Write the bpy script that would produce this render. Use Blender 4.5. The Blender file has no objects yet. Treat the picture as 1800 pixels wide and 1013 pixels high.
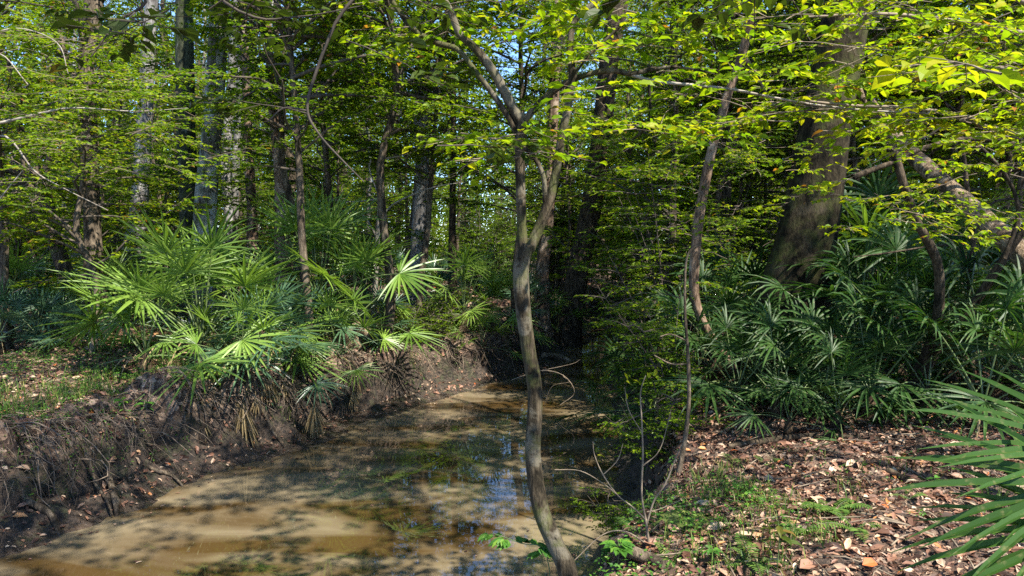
import bpy, math, random
import numpy as np
from mathutils import Vector, Matrix

# ------------------------------------------------------------------ camera, sky, sun, exposure
S = bpy.context.scene
COL = S.collection
W, H, F = 1800.0, 1013.0, 1285.0
EYE = 2.6
PITCH = math.radians(4.05)
cd = bpy.data.cameras.new('camera'); cam = bpy.data.objects.new('camera', cd); COL.objects.link(cam)
cd.sensor_width = 36; cd.lens = 36 * F / W; cd.clip_start = .05; cd.clip_end = 2000
cam.location = (0, 0, EYE); cam.rotation_euler = (math.radians(90) - PITCH, 0, 0)
S.camera = cam

SUN_AZ, SUN_EL = 134.0, 54.0      # degrees clockwise from +y (view direction), above the horizon
world = bpy.data.worlds.new('World'); S.world = world; world.use_nodes = True
nt = world.node_tree
sky = nt.nodes.new('ShaderNodeTexSky'); sky.sky_type = 'NISHITA'; sky.sun_disc = False
sky.sun_elevation = math.radians(SUN_EL); sky.sun_rotation = math.radians(SUN_AZ)
sky.air_density = .7; sky.dust_density = 0; sky.ozone_density = 6.0
bg = nt.nodes['Background']; nt.links.new(sky.outputs[0], bg.inputs[0]); bg.inputs[1].default_value = .145
sl = bpy.data.lights.new('sun', 'SUN'); sl.energy = 5.0; sl.angle = math.radians(.7); sl.color = (1, .95, .85)
sun = bpy.data.objects.new('sun', sl); COL.objects.link(sun)
az, el = math.radians(SUN_AZ), math.radians(SUN_EL)
SUNV = Vector((math.sin(az) * math.cos(el), math.cos(az) * math.cos(el), math.sin(el)))
sun.rotation_euler = SUNV.to_track_quat('Z', 'Y').to_euler(); sun.location = SUNV * 60
S.view_settings.view_transform = 'Standard'; S.view_settings.look = 'None'
S.view_settings.gamma = 1; S.view_settings.use_curve_mapping = False
S.view_settings.exposure = 1.62
cy = S.cycles
cy.max_bounces = 7; cy.diffuse_bounces = 4; cy.glossy_bounces = 3; cy.transmission_bounces = 4; cy.transparent_max_bounces = 4
cy.use_denoising = False; cy.sample_clamp_indirect = 6; cy.caustics_reflective = False; cy.caustics_refractive = False

R = np.random.RandomState(11)
ct, st = math.cos(PITCH), math.sin(PITCH)


def at(px, py, Y):
    """world point seen at photo pixel (px, py) at depth Y"""
    u, v = (px - W / 2) / F, (H / 2 - py) / F
    d = np.array([u, ct + v * st, -st + v * ct])
    return np.array([0, 0, EYE]) + d * (Y / d[1])


def proj(p):
    x, y, z = p[0], p[1], p[2] - EYE
    f = y * ct - z * st; up = y * st + z * ct
    if f < .05: return (-9999, -9999, f)
    return (W / 2 + F * x / f, H / 2 - F * up / f, f)


# ------------------------------------------------------------------ noise and terrain
def _hash(ix, iy, iz, s):
    h = (ix.astype(np.int64) * 374761393 + iy.astype(np.int64) * 668265263 + iz.astype(np.int64) * 2147483647 + s * 974634777) & 0xffffffff
    h = ((h ^ (h >> 13)) * 1274126177) & 0xffffffff
    return ((h ^ (h >> 16)) & 0xffff) / 65535.0


def vnoise(x, y, z=None, s=0):
    x = np.asarray(x, float); y = np.asarray(y, float); z = np.zeros_like(x) if z is None else np.asarray(z, float)
    ix, iy, iz = np.floor(x), np.floor(y), np.floor(z)
    fx, fy, fz = x - ix, y - iy, z - iz
    fx, fy, fz = [t * t * (3 - 2 * t) for t in (fx, fy, fz)]
    r = 0
    for a in (0, 1):
        for b in (0, 1):
            for c in (0, 1):
                w = (fx if a else 1 - fx) * (fy if b else 1 - fy) * (fz if c else 1 - fz)
                r = r + w * _hash(ix + a, iy + b, iz + c, s)
    return r * 2 - 1


def fbm(x, y, z=None, s=0, o=4):
    r, a = 0, .5
    for i in range(o):
        r = r + a * vnoise(np.asarray(x) * 2 ** i, np.asarray(y) * 2 ** i, None if z is None else np.asarray(z) * 2 ** i, s + i); a *= .5
    return r


YL = [-30, 3, 5.8, 6.96, 8.15, 9.15, 10.3, 11.5, 13.0, 13.9, 14.8, 17, 21, 30, 45]
XL = [-9, -5.6, -4.06, -3.55, -3.1, -2.42, -1.9, -1.2, -.2, .7, 1.0, 1.25, 2.4, 6, 14]
YR = [-30, 2, 3, 4, 5, 6, 7, 8, 10, 12, 14, 17, 21, 30, 45]
XR = [-4, -.75, -.35, 0.02, .45, .85, 1.02, 1.2, 1.45, 1.65, 1.95, 2.35, 4.0, 8.5, 17]


def sstep(a, b, x):
    t = np.clip((x - a) / (b - a), 0, 1); return t * t * (3 - 2 * t)


def ground_z(x, y):
    x = np.asarray(x, float); y = np.asarray(y, float)
    wob = .22 * fbm(x * .0 + y * 1.3, x * .3, s=3) + .07 * vnoise(y * 5, x, s=9)
    dl = np.interp(y, YL, XL) + wob - x          # >0 on the left bank
    dr = x - (np.interp(y, YR, XR) + .16 * fbm(y * 1.5, x * .2, s=7))   # >0 on the right bank
    lipn = .18 * fbm(x * 1.4, y * 1.4, s=21)
    rough = .05 * fbm(x * 3, y * 3, s=5) + .02 * vnoise(x * 17, y * 17, s=6)
    zl = .16 * sstep(-.05, .45, dl) + .62 * sstep(.42 + lipn, .80 + lipn, dl) + .24 * sstep(.8, 3.2, dl)
    face = sstep(.3, .5, dl) * (1 - sstep(.9, 1.2, dl))
    zl = zl + face * .26 * vnoise(x * 3.1, y * 3.1, s=31) + face * .10 * vnoise(x * 11, y * 11, s=33)
    zr = .10 * sstep(-.05, .15, dr) + .74 * sstep(.12 + lipn * .5, .62 + lipn * .5, dr) + .12 * sstep(.6, 2.2, dr)
    deep = -.7 * (1 - sstep(-1.2, 0.0, np.maximum(dl, dr)))
    z = np.where(dl > dr, zl, zr)
    z = np.where(np.maximum(dl, dr) < -.05, deep - .03, z)
    land = sstep(0, .3, np.maximum(dl, dr))
    far = sstep(18, 60, np.hypot(x, y))
    return z + rough * (.35 + .65 * land) + land * .14 * fbm(x * .5, y * .5, s=13) + far * .5 * fbm(x * .06, y * .06, s=14)


def gz(x, y): return float(ground_z(np.array([x]), np.array([y]))[0])


def hit(px, py, y0=2.0, y1=16, off=0.):
    a = at(px, py, 1.0); c = np.array([0, 0, EYE]); Y = np.arange(y0, y1, .02); Q = c + (a - c) * Y[:, None]
    g = ground_z(Q[:, 0], Q[:, 1]); k = np.argmax(Q[:, 2] < g + off) if (Q[:, 2] < g + off).any() else len(Y) - 1
    return np.array([Q[k, 0], Q[k, 1], g[k]])


# ------------------------------------------------------------------ materials
def new_mat(name):
    m = bpy.data.materials.new(name); m.use_nodes = True
    n = m.node_tree; n.nodes.clear(); return m, n


def N(n, typ, **kw):
    nd = n.nodes.new('ShaderNode' + typ)
    for k, v in kw.items(): setattr(nd, k, v)
    return nd


def ramp(n, stops, src=None, interp='LINEAR'):
    r = N(n, 'ValToRGB'); e = r.color_ramp.elements; r.color_ramp.interpolation = interp
    while len(e) > 1: e.remove(e[0])
    e[0].position = stops[0][0]; e[0].color = (*stops[0][1], 1)
    for p, c in stops[1:]:
        k = e.new(p); k.color = (*c, 1)
    if src is not None: n.links.new(src, r.inputs[0])
    return r


def noise(n, scale, detail=4, vec=None, rough=.55, stretch=None, dist=0):
    t = N(n, 'TexNoise'); t.inputs['Scale'].default_value = scale; t.inputs['Detail'].default_value = detail
    t.inputs['Roughness'].default_value = rough; t.inputs['Distortion'].default_value = dist
    if vec is None: vec = N(n, 'TexCoord').outputs['Object']
    if stretch:
        mp = N(n, 'Mapping'); mp.inputs['Scale'].default_value = stretch; n.links.new(vec, mp.inputs[0]); vec = mp.outputs[0]
    n.links.new(vec, t.inputs['Vector']); return t


def mixc(n, fac, a, b, mode='MIX'):
    m = N(n, 'MixRGB', blend_type=mode)
    for i, v in enumerate((fac, a, b)):
        if hasattr(v, 'is_output'): n.links.new(v, m.inputs[i])
        else: m.inputs[i].default_value = v if i == 0 else (*v, 1)
    return m.outputs[0]


def leaf_mat(name, stops, trans=.45, rough=.5, spec=.2, tint=(1.15, 1.25, .5), hue=.0):
    m, n = new_mat(name)
    a = N(n, 'Attribute'); a.attribute_name = 'rnd'
    oi = N(n, 'ObjectInfo')
    mm = N(n, 'Math', operation='MULTIPLY_ADD'); n.links.new(oi.outputs['Random'], mm.inputs[0]); mm.inputs[1].default_value = hue
    ad = N(n, 'Math', operation='ADD'); mm.inputs[2].default_value = -hue / 2
    n.links.new(a.outputs['Fac'], ad.inputs[0]); n.links.new(mm.outputs[0], ad.inputs[1])
    r = ramp(n, stops, ad.outputs[0])
    p = N(n, 'BsdfPrincipled'); n.links.new(r.outputs[0], p.inputs['Base Color'])
    p.inputs['Roughness'].default_value = rough; p.inputs['Specular IOR Level'].default_value = spec
    t = N(n, 'BsdfTranslucent')
    tc = mixc(n, 1.0, r.outputs[0], tint, 'MULTIPLY'); n.links.new(tc, t.inputs[0])
    mx = N(n, 'MixShader'); mx.inputs[0].default_value = trans
    n.links.new(p.outputs[0], mx.inputs[1]); n.links.new(t.outputs[0], mx.inputs[2])
    o = N(n, 'OutputMaterial'); n.links.new(mx.outputs[0], o.inputs[0]); return m


def bark_mat(name, dark, light, patch=None, patch_lo=.55, scale=6, moss=None, bump=.5, vstretch=.35):
    m, n = new_mat(name)
    a = noise(n, scale * 2.2, 6, stretch=(1, 1, vstretch), rough=.65)
    c = ramp(n, [(.40, dark), (.58, light)], a.outputs[0]).outputs[0]
    fn = noise(n, scale * 11, 5, stretch=(1, 1, vstretch * .7), rough=.7)
    c = mixc(n, .85, c, ramp(n, [(.38, (.35, .33, .31)), (.55, (1.0, 1.0, 1.0)), (.66, (1.5, 1.45, 1.4))], fn.outputs[0]).outputs[0], 'MULTIPLY')
    if patch:
        b = noise(n, scale * .75, 5, stretch=(1, 1, .7), rough=.6, dist=.6)
        f = ramp(n, [(patch_lo - .06, (0, 0, 0)), (patch_lo, (.85, .85, .85))], b.outputs[0])
        c = mixc(n, f.outputs[0], c, patch)
    if moss:
        b = noise(n, scale * .5, 6, rough=.7)
        f = ramp(n, [(.50, (0, 0, 0)), (.62, (1, 1, 1))], b.outputs[0])
        c = mixc(n, f.outputs[0], c, moss)
    p = N(n, 'BsdfPrincipled'); n.links.new(c, p.inputs['Base Color']); p.inputs['Roughness'].default_value = .85
    p.inputs['Specular IOR Level'].default_value = .1
    v = N(n, 'TexVoronoi'); v.inputs['Scale'].default_value = scale * 3
    mp = N(n, 'Mapping'); mp.inputs['Scale'].default_value = (1, 1, .22); n.links.new(N(n, 'TexCoord').outputs['Object'], mp.inputs[0]); n.links.new(mp.outputs[0], v.inputs['Vector'])
    h = mixc(n, .5, mixc(n, .5, a.outputs[0], fn.outputs[0], 'MIX'), v.outputs[0], 'ADD')
    bp = N(n, 'Bump'); bp.inputs['Strength'].default_value = min(1, bump * 1.6); bp.inputs['Distance'].default_value = .03
    n.links.new(h, bp.inputs['Height']); n.links.new(bp.outputs[0], p.inputs['Normal'])
    o = N(n, 'OutputMaterial'); n.links.new(p.outputs[0], o.inputs[0]); return m


def twig_mat(name, c1, c2, rough=.8):
    m, n = new_mat(name)
    c = ramp(n, [(.35, c1), (.65, c2)], noise(n, 14, 4).outputs[0]).outputs[0]
    p = N(n, 'BsdfPrincipled'); n.links.new(c, p.inputs['Base Color']); p.inputs['Roughness'].default_value = rough
    o = N(n, 'OutputMaterial'); n.links.new(p.outputs[0], o.inputs[0]); return m


GREENS = [(0, (.035, .085, .006)), (.3, (.09, .165, .007)), (.6, (.17, .24, .008)), (.86, (.25, .30, .010)), (.97, (.34, .30, .015)), (1, (.24, .11, .03))]
M = {}
M['leaf_under'] = leaf_mat('leaf_hornbeam', GREENS, trans=.5, hue=.25)
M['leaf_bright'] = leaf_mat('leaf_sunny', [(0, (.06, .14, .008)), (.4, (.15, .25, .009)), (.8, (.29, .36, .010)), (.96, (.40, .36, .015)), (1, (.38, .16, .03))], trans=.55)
M['leaf_canopy'] = leaf_mat('leaf_canopy', [(0, (.035, .08, .008)), (.5, (.10, .17, .010)), (.85, (.20, .26, .012)), (1, (.3, .26, .03))], trans=.45, hue=.3, rough=.4)
M['leaf_shrub'] = leaf_mat('leaf_shrub', [(0, (.04, .09, .008)), (.6, (.13, .21, .010)), (.9, (.24, .30, .012)), (1, (.28, .24, .03))], trans=.5, rough=.35, hue=.2)
M['leaf_seedling'] = leaf_mat('leaf_seedling', [(0, (.04, .12, .02)), (.7, (.08, .20, .025)), (1, (.16, .26, .03))], trans=.4)
M['leaf_fresh'] = leaf_mat('leaf_fresh', [(0, (.04, .10, .008)), (.5, (.12, .20, .010)), (.95, (.27, .32, .012)), (1, (.34, .2, .03))], trans=.5)
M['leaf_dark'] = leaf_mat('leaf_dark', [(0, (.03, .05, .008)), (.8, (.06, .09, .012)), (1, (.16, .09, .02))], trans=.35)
M['fern'] = leaf_mat('leaf_fern', [(0, (.05, .12, .02)), (1, (.14, .22, .04))], trans=.4)


def palm_mat(name, c1, c2, rough=.3, trans=.28, spec=.5):
    m, n = new_mat(name)
    a = N(n, 'Attribute'); a.attribute_name = 'rnd'; oi = N(n, 'ObjectInfo')
    ad = N(n, 'Math', operation='MULTIPLY_ADD'); n.links.new(oi.outputs['Random'], ad.inputs[0]); ad.inputs[1].default_value = .5
    hf = N(n, 'Math', operation='MULTIPLY'); n.links.new(a.outputs['Fac'], hf.inputs[0]); hf.inputs[1].default_value = .5
    n.links.new(hf.outputs[0], ad.inputs[2])
    c = ramp(n, [(.05, c1), (.9, c2)], ad.outputs[0]).outputs[0]
    ns = noise(n, 40, 3)
    c = mixc(n, ramp(n, [(.56, (0, 0, 0)), (.72, (.55, .55, .55))], ns.outputs[0]).outputs[0], c, (.22, .19, .08))
    p = N(n, 'BsdfPrincipled'); n.links.new(c, p.inputs['Base Color']); p.inputs['Roughness'].default_value = rough
    p.inputs['Specular IOR Level'].default_value = spec
    t = N(n, 'BsdfTranslucent'); n.links.new(mixc(n, 1, c, (1.4, 1.5, .6), 'MULTIPLY'), t.inputs[0])
    mx = N(n, 'MixShader'); mx.inputs[0].default_value = trans
    n.links.new(p.outputs[0], mx.inputs[1]); n.links.new(t.outputs[0], mx.inputs[2])
    o = N(n, 'OutputMaterial'); n.links.new(mx.outputs[0], o.inputs[0]); return m


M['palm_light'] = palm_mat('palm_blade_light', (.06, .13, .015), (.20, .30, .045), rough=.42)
M['palm_dark'] = palm_mat('palm_blade_dark', (.012, .042, .008), (.045, .10, .018), rough=.5, spec=.28)  # dark green blades, darkened further to carry the crowns' shade
M['palm_mid'] = palm_mat('palm_blade_mid', (.020, .060, .010), (.055, .12, .018), rough=.5, spec=.25)
M['palm_blue'] = palm_mat('palm_blade_blue', (.03, .08, .05), (.08, .15, .07), rough=.33)
M['palm_dead'] = palm_mat('palm_blade_dead', (.14, .095, .045), (.36, .27, .14), rough=.7, trans=.2, spec=.2)
M['petiole'] = twig_mat('palm_stalk', (.06, .10, .03), (.12, .15, .05), .5)
M['fibre'] = bark_mat('palm_fibre', (.03, .02, .012), (.13, .09, .055), scale=14, bump=.9, vstretch=.3)
M['bark_hornbeam'] = bark_mat('bark_hornbeam', (.020, .016, .010), (.085, .066, .042), patch=(.15, .13, .092), patch_lo=.56, scale=7, moss=(.07, .075, .025), bump=.45, vstretch=.25)
M['bark_big'] = bark_mat('bark_big', (.011, .009, .005), (.042, .033, .019), patch=(.062, .050, .032), patch_lo=.6, scale=3.2, moss=(.055, .06, .018), bump=.8, vstretch=.5)
M['bark_mossy'] = bark_mat('bark_mossy', (.02, .024, .014), (.07, .075, .045), patch=(.38, .40, .36), patch_lo=.66, scale=3, moss=(.05, .06, .02), vstretch=.5)
M['bark_lichen'] = bark_mat('bark_lichen', (.08, .075, .055), (.20, .185, .15), patch=(.38, .39, .35), patch_lo=.53, scale=2.6, moss=(.08, .085, .04), vstretch=.5)
M['bark_pale'] = bark_mat('bark_pale', (.11, .10, .092), (.25, .235, .22), patch=(.33, .32, .30), patch_lo=.6, scale=4)
M['bark_grey'] = bark_mat('bark_grey', (.10, .09, .08), (.27, .24, .21), patch=(.35, .33, .29), patch_lo=.62, scale=4)
M['bark_brown'] = bark_mat('bark_brown', (.045, .035, .025), (.16, .125, .088), scale=5, bump=.7)
M['bark_red'] = bark_mat('bark_red', (.085, .055, .036), (.23, .16, .11), patch=(.32, .25, .19), patch_lo=.6, scale=5)
M['bark_dark'] = bark_mat('bark_dark', (.025, .02, .014), (.10, .075, .05), scale=6)
M['bark_log'] = bark_mat('bark_log', (.16, .11, .065), (.36, .27, .18), patch=(.04, .028, .018), patch_lo=.56, scale=7, bump=.8, vstretch=.9)
M['twig_pale'] = twig_mat('twig_pale', (.13, .105, .08), (.32, .28, .23))
M['twig_brown'] = twig_mat('twig_brown', (.10, .075, .05), (.24, .18, .12))
M['twig_dark'] = twig_mat('twig_dark', (.03, .022, .015), (.08, .06, .04))
M['root'] = twig_mat('root_mat', (.05, .034, .024), (.21, .155, .105))
M['grass'] = leaf_mat('grass_blade', [(0, (.05, .10, .02)), (.6, (.10, .17, .03)), (.85, (.20, .22, .05)), (1, (.28, .22, .10))], trans=.35)
M['litter'] = leaf_mat('litter_leaf', [(0, (.035, .018, .012)), (.18, (.09, .042, .026)), (.42, (.17, .085, .055)), (.62, (.25, .13, .08)), (.82, (.36, .235, .155)), (.95, (.48, .36, .25)), (.985, (.40, .17, .05)), (1, (.42, .11, .03))], trans=.12, rough=.55, spec=.3, tint=(1.1, .9, .6))
M['moss'] = twig_mat('moss_mat', (.04, .06, .01), (.12, .14, .02), .95)


def ground_mat():
    m, n = new_mat('forest_soil')
    tc = N(n, 'TexCoord').outputs['Object']
    a = noise(n, 2.2, 8, tc, .7); b = noise(n, 26, 6, tc, .7)
    v = N(n, 'TexVoronoi'); v.inputs['Scale'].default_value = 17; v.inputs['Randomness'].default_value = 1
    w = N(n, 'Mapping'); n.links.new(tc, w.inputs[0])
    dn = noise(n, 9, 3, tc); ma = N(n, 'VectorMath', operation='MULTIPLY_ADD'); n.links.new(dn.outputs[1], ma.inputs[0]); ma.inputs[1].default_value = (.12,) * 3; n.links.new(tc, ma.inputs[2])
    n.links.new(ma.outputs[0], v.inputs['Vector'])
    sep = N(n, 'SeparateColor'); n.links.new(v.outputs['Color'], sep.inputs[0])
    lit = ramp(n, [(0, (.03, .017, .011)), (.3, (.08, .042, .028)), (.6, (.16, .095, .06)), (.85, (.30, .20, .14)), (1, (.42, .30, .22))], sep.outputs[0]).outputs[0]
    soil = ramp(n, [(.3, (.022, .015, .011)), (.7, (.085, .054, .034))], b.outputs[0]).outputs[0]
    top = mixc(n, ramp(n, [(.38, (0, 0, 0)), (.55, (1, 1, 1))], a.outputs[0]).outputs[0], soil, lit)
    g = noise(n, 1.1, 6, tc, .7)
    top = mixc(n, ramp(n, [(.56, (0, 0, 0)), (.70, (.6, .6, .6))], g.outputs[0]).outputs[0], top, (.05, .07, .018))
    pos = N(n, 'SeparateXYZ'); n.links.new(N(n, 'NewGeometry').outputs['Position'], pos.inputs[0])
    hm = N(n, 'Math', operation='MULTIPLY_ADD'); n.links.new(b.outputs[0], hm.inputs[0]); hm.inputs[1].default_value = .25; n.links.new(pos.outputs[2], hm.inputs[2])
    mud = ramp(n, [(.38, (.018, .012, .008)), (.64, (.095, .064, .042))], noise(n, 7, 7, tc, .65).outputs[0]).outputs[0]
    mud = mixc(n, ramp(n, [(.50, (0, 0, 0)), (.60, (.8, .8, .8))], noise(n, 4.5, 7, tc, .75).outputs[0]).outputs[0], mud, (.038, .042, .014))
    mud = mixc(n, ramp(n, [(.52, (0, 0, 0)), (.58, (.9, .9, .9))], noise(n, 19, 6, tc, .75).outputs[0]).outputs[0], mud, (.010, .007, .005))
    c = mixc(n, ramp(n, [(.55, (0, 0, 0)), (.85, (1, 1, 1))], hm.outputs[0]).outputs[0], mud, top)
    p = N(n, 'BsdfPrincipled'); n.links.new(c, p.inputs['Base Color']); 
    wet = ramp(n, [(.1, (.35,) * 3), (.4, (.9,) * 3)], hm.outputs[0]); n.links.new(wet.outputs[0], p.inputs['Roughness'])
    bp = N(n, 'Bump'); bp.inputs['Strength'].default_value = 1; bp.inputs['Distance'].default_value = .05
    n.links.new(mixc(n, .6, b.outputs[0], v.outputs['Distance'], 'ADD'), bp.inputs['Height']); n.links.new(bp.outputs[0], p.inputs['Normal'])
    o = N(n, 'OutputMaterial'); n.links.new(p.outputs[0], o.inputs[0]); return m


def water_mat():
    m, n = new_mat('murky_water')
    tc = N(n, 'TexCoord').outputs['Object']
    a = noise(n, 1.0, 4, tc, .5, stretch=(.5, 1.3, 1), dist=.8)
    c = ramp(n, [(.4, (.060, .036, .012)), (.60, (.165, .130, .078))], a.outputs[0]).outputs[0]
    p = N(n, 'BsdfPrincipled'); n.links.new(c, p.inputs['Base Color'])
    p.inputs['Roughness'].default_value = .01; p.inputs['IOR'].default_value = 1.6
    p.inputs['Subsurface Weight'].default_value = 0.0
    p.inputs['Subsurface Radius'].default_value = (1.0, .42, .16); p.inputs['Subsurface Scale'].default_value = .16
    b1 = noise(n, 2.2, 2, tc, .4, stretch=(.6, 1.2, 1)); b2 = noise(n, 16, 2, tc, .4)
    bp = N(n, 'Bump'); bp.inputs['Strength'].default_value = .016; bp.inputs['Distance'].default_value = .06
    n.links.new(mixc(n, .12, b1.outputs[0], b2.outputs[0], 'ADD'), bp.inputs['Height']); n.links.new(bp.outputs[0], p.inputs['Normal'])
    o = N(n, 'OutputMaterial'); n.links.new(p.outputs[0], o.inputs[0]); return m


M['ground'] = ground_mat(); M['water'] = water_mat()

# ------------------------------------------------------------------ mesh building
LABEL_QUEUE = []


def tag(o, label=None, cat=None, group=None, kind=None):
    if label: o['label'] = label
    if cat: o['category'] = cat
    if group: o['group'] = group
    if kind: o['kind'] = kind
    return o


def empty(name, loc, rz=0):
    o = bpy.data.objects.new(name, None); COL.objects.link(o); o.location = loc; o.rotation_euler = (0, 0, rz)
    o.empty_display_size = .2; return o


class MB:
    def __init__(s): s.v = []; s.q = []; s.m = []; s.r = []; s.sm = []; s.n = 0

    def add(s, v, q, mat=0, rnd=0.5, smooth=False):
        v = np.asarray(v, np.float32).reshape(-1, 3); q = np.asarray(q, np.int64).reshape(-1, 4)
        s.v.append(v); s.q.append(q + s.n); s.n += len(v)
        s.m.append(np.full(len(q), mat, np.int32)); s.sm.append(np.full(len(q), smooth, bool))
        s.r.append(np.full(len(q), rnd, np.float32) if np.isscalar(rnd) else np.asarray(rnd, np.float32)); return s

    def mesh(s, name, mats, origin=(0, 0, 0)):
        me = bpy.data.meshes.new(name)
        if not s.v: return me
        v = np.concatenate(s.v) - np.asarray(origin, np.float32); q = np.concatenate(s.q)
        me.vertices.add(len(v)); me.vertices.foreach_set('co', v.ravel())
        me.loops.add(q.size); me.loops.foreach_set('vertex_index', q.ravel().astype(np.int32))
        me.polygons.add(len(q)); me.polygons.foreach_set('loop_start', np.arange(0, q.size, 4, dtype=np.int32))
        me.polygons.foreach_set('loop_total', np.full(len(q), 4, np.int32))
        for x in mats: me.materials.append(M[x])
        me.polygons.foreach_set('material_index', np.concatenate(s.m)); me.polygons.foreach_set('use_smooth', np.concatenate(s.sm))
        a = me.attributes.new('rnd', 'FLOAT', 'FACE'); a.data.foreach_set('value', np.concatenate(s.r))
        me.update(calc_edges=True); return me

    def obj(s, name, mats, parent=None, origin=(0, 0, 0)):
        o = bpy.data.objects.new(name, s.mesh(name, mats, origin)); COL.objects.link(o)
        if parent is not None: o.parent = parent
        else: o.location = origin
        return o


def twig_bunch(mb, A, B, r0, r1, mat=0):
    """many thin straight three sided twigs at once"""
    d = nrm(B - A); u = nrm(np.cross(d, np.array([.3, .2, .93]))); w = np.cross(d, u); V = []
    for P, r in ((A, r0), ((A + B) / 2 + u * .02 * np.linalg.norm(B - A, axis=1, keepdims=True), (r0 + r1) / 2), (B, r1)):
        for k in range(3): V.append(P + (u * math.cos(k * 2.094) + w * math.sin(k * 2.094)) * r)
    V = np.stack(V, 1); n = len(A)
    Q = np.array([[a + k, a + (k + 1) % 3, a + 3 + (k + 1) % 3, a + 3 + k] for a in (0, 3) for k in range(3)])
    mb.add(V.reshape(-1, 3), (np.arange(n)[:, None, None] * 9 + Q[None]).reshape(-1, 4), mat, .5, True)


def nrm(a): return a / np.maximum(np.linalg.norm(a, axis=-1, keepdims=True), 1e-9)


def smooth_path(pts, rad, sub=4):
    P = np.asarray(pts, float); Rr = np.asarray(rad, float); n = len(P)
    if n < 3: sub = max(sub, 2)
    E = np.vstack([2 * P[0] - P[1], P, 2 * P[-1] - P[-2]]); op = []; orr = []
    for i in range(n - 1):
        p0, p1, p2, p3 = E[i], E[i + 1], E[i + 2], E[i + 3]
        for k in range(sub):
            t = k / sub
            op.append(.5 * (2 * p1 + (p2 - p0) * t + (2 * p0 - 5 * p1 + 4 * p2 - p3) * t * t + (3 * p1 - p0 - 3 * p2 + p3) * t ** 3))
            orr.append(Rr[i] * (1 - t) + Rr[i + 1] * t)
    op.append(P[-1]); orr.append(Rr[-1]); return np.array(op), np.array(orr)


def tube(mb, pts, rad, sides=8, mat=0, bump=0.0, bs=4.0, rnd=.5, flare=0, cap=False, seed=0):
    P = np.asarray(pts, float); Rr = np.asarray(rad, float); n = len(P)
    T = nrm(np.gradient(P, axis=0)); up = np.array([0, 0, 1.]) if abs(T[0][2]) < .9 else np.array([1., 0, 0])
    A = []; a = nrm(np.cross(T[0], up))
    for i in range(n):
        a = a - T[i] * np.dot(a, T[i]); a = nrm(a); A.append(a)
    A = np.array(A); B = np.cross(T, A)
    th = np.linspace(0, 2 * np.pi, sides, endpoint=False)
    ring = A[:, None, :] * np.cos(th)[None, :, None] + B[:, None, :] * np.sin(th)[None, :, None]
    rr = np.repeat(Rr[:, None], sides, 1)
    if bump:
        c = P[:, None, :] + ring * Rr[:, None, None]
        rr = rr * (1 + bump * fbm(c[..., 0] * bs, c[..., 1] * bs, c[..., 2] * bs * .35, s=seed, o=3))
    if flare:
        k = np.exp(-(P[:, 2] - P[:, 2].min()) / .28)[:, None]
        rr = rr * (1 + flare * k * (.55 + .6 * np.maximum(0, np.sin(th * 4 + seed))[None, :]))
    V = P[:, None, :] + ring * rr[..., None]
    i = np.arange(n - 1)[:, None] * sides; j = np.arange(sides)[None, :]; j2 = (j + 1) % sides
    q = np.stack([i + j, i + j2, i + sides + j2, i + sides + j], -1).reshape(-1, 4)
    mb.add(V.reshape(-1, 3), q, mat, rnd, True)
    if cap:
        for e, ii in ((0, 0), (n - 1, n - 1)):
            V2 = np.vstack([V[ii], P[ii][None] + T[ii] * (-.01 if e == 0 else .01)])
            q2 = [[k, (k + 1) % sides, sides, sides] for k in range(0, sides)]
            # pair up triangles into quads round the centre
            q2 = [[k, (k + 1) % sides, (k + 2) % sides, sides] for k in range(0, sides, 2)]
            mb.add(V2, q2, mat if not isinstance(cap, int) or cap is True else cap, rnd, False)


def leaves(mb, pos, d, nr, L, Wd, rnd, mat=0, fine=False, curl=.15):
    """many leaves at once: base position, direction, normal, length, width"""
    pos = np.asarray(pos, float); d = nrm(np.asarray(d, float)); nr = np.asarray(nr, float)
    nr = nrm(nr - d * np.sum(nr * d, -1, keepdims=True)); s = np.cross(d, nr)
    L = np.asarray(L)[:, None]; Wd = np.asarray(Wd)[:, None]; n = len(pos)
    if not fine:
        V = np.stack([pos, pos + d * L * .45 + s * Wd * .5 + nr * L * curl * .5, pos + d * L - nr * L * curl * .3, pos + d * L * .45 - s * Wd * .5 + nr * L * curl * .5], 1)
        q = np.arange(n)[:, None] * 4 + np.arange(4)[None]
        mb.add(V.reshape(-1, 3), q, mat, rnd)
    else:
        m1 = pos + d * L * .33 ; m2 = pos + d * L * .72 - nr * L * curl * .25; tip = pos + d * L - nr * L * curl
        up = nr * Wd * .16
        V = np.stack([pos, m1, m2, tip, m1 + s * Wd * .47 + up, m2 + s * Wd * .36 + up, m1 - s * Wd * .47 + up, m2 - s * Wd * .36 + up], 1)
        Q = np.array([[0, 4, 5, 1], [1, 5, 3, 2], [0, 1, 7, 6], [1, 2, 3, 7]])
        Q = np.array([[0, 4, 1, 1], [1, 4, 5, 2], [2, 5, 3, 3], [0, 1, 6, 6], [1, 2, 7, 6], [2, 3, 7, 7]])
        # six faces as quads: end triangles share the midrib point with their neighbour
        Q = np.array([[0, 4, 5, 1], [1, 5, 3, 2], [0, 1, 7, 6], [1, 2, 3, 7]])
        q = (np.arange(n)[:, None, None] * 8 + Q[None]).reshape(-1, 4)
        mb.add(V.reshape(-1, 3), q, mat, np.repeat(np.asarray(rnd), 4))


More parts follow.
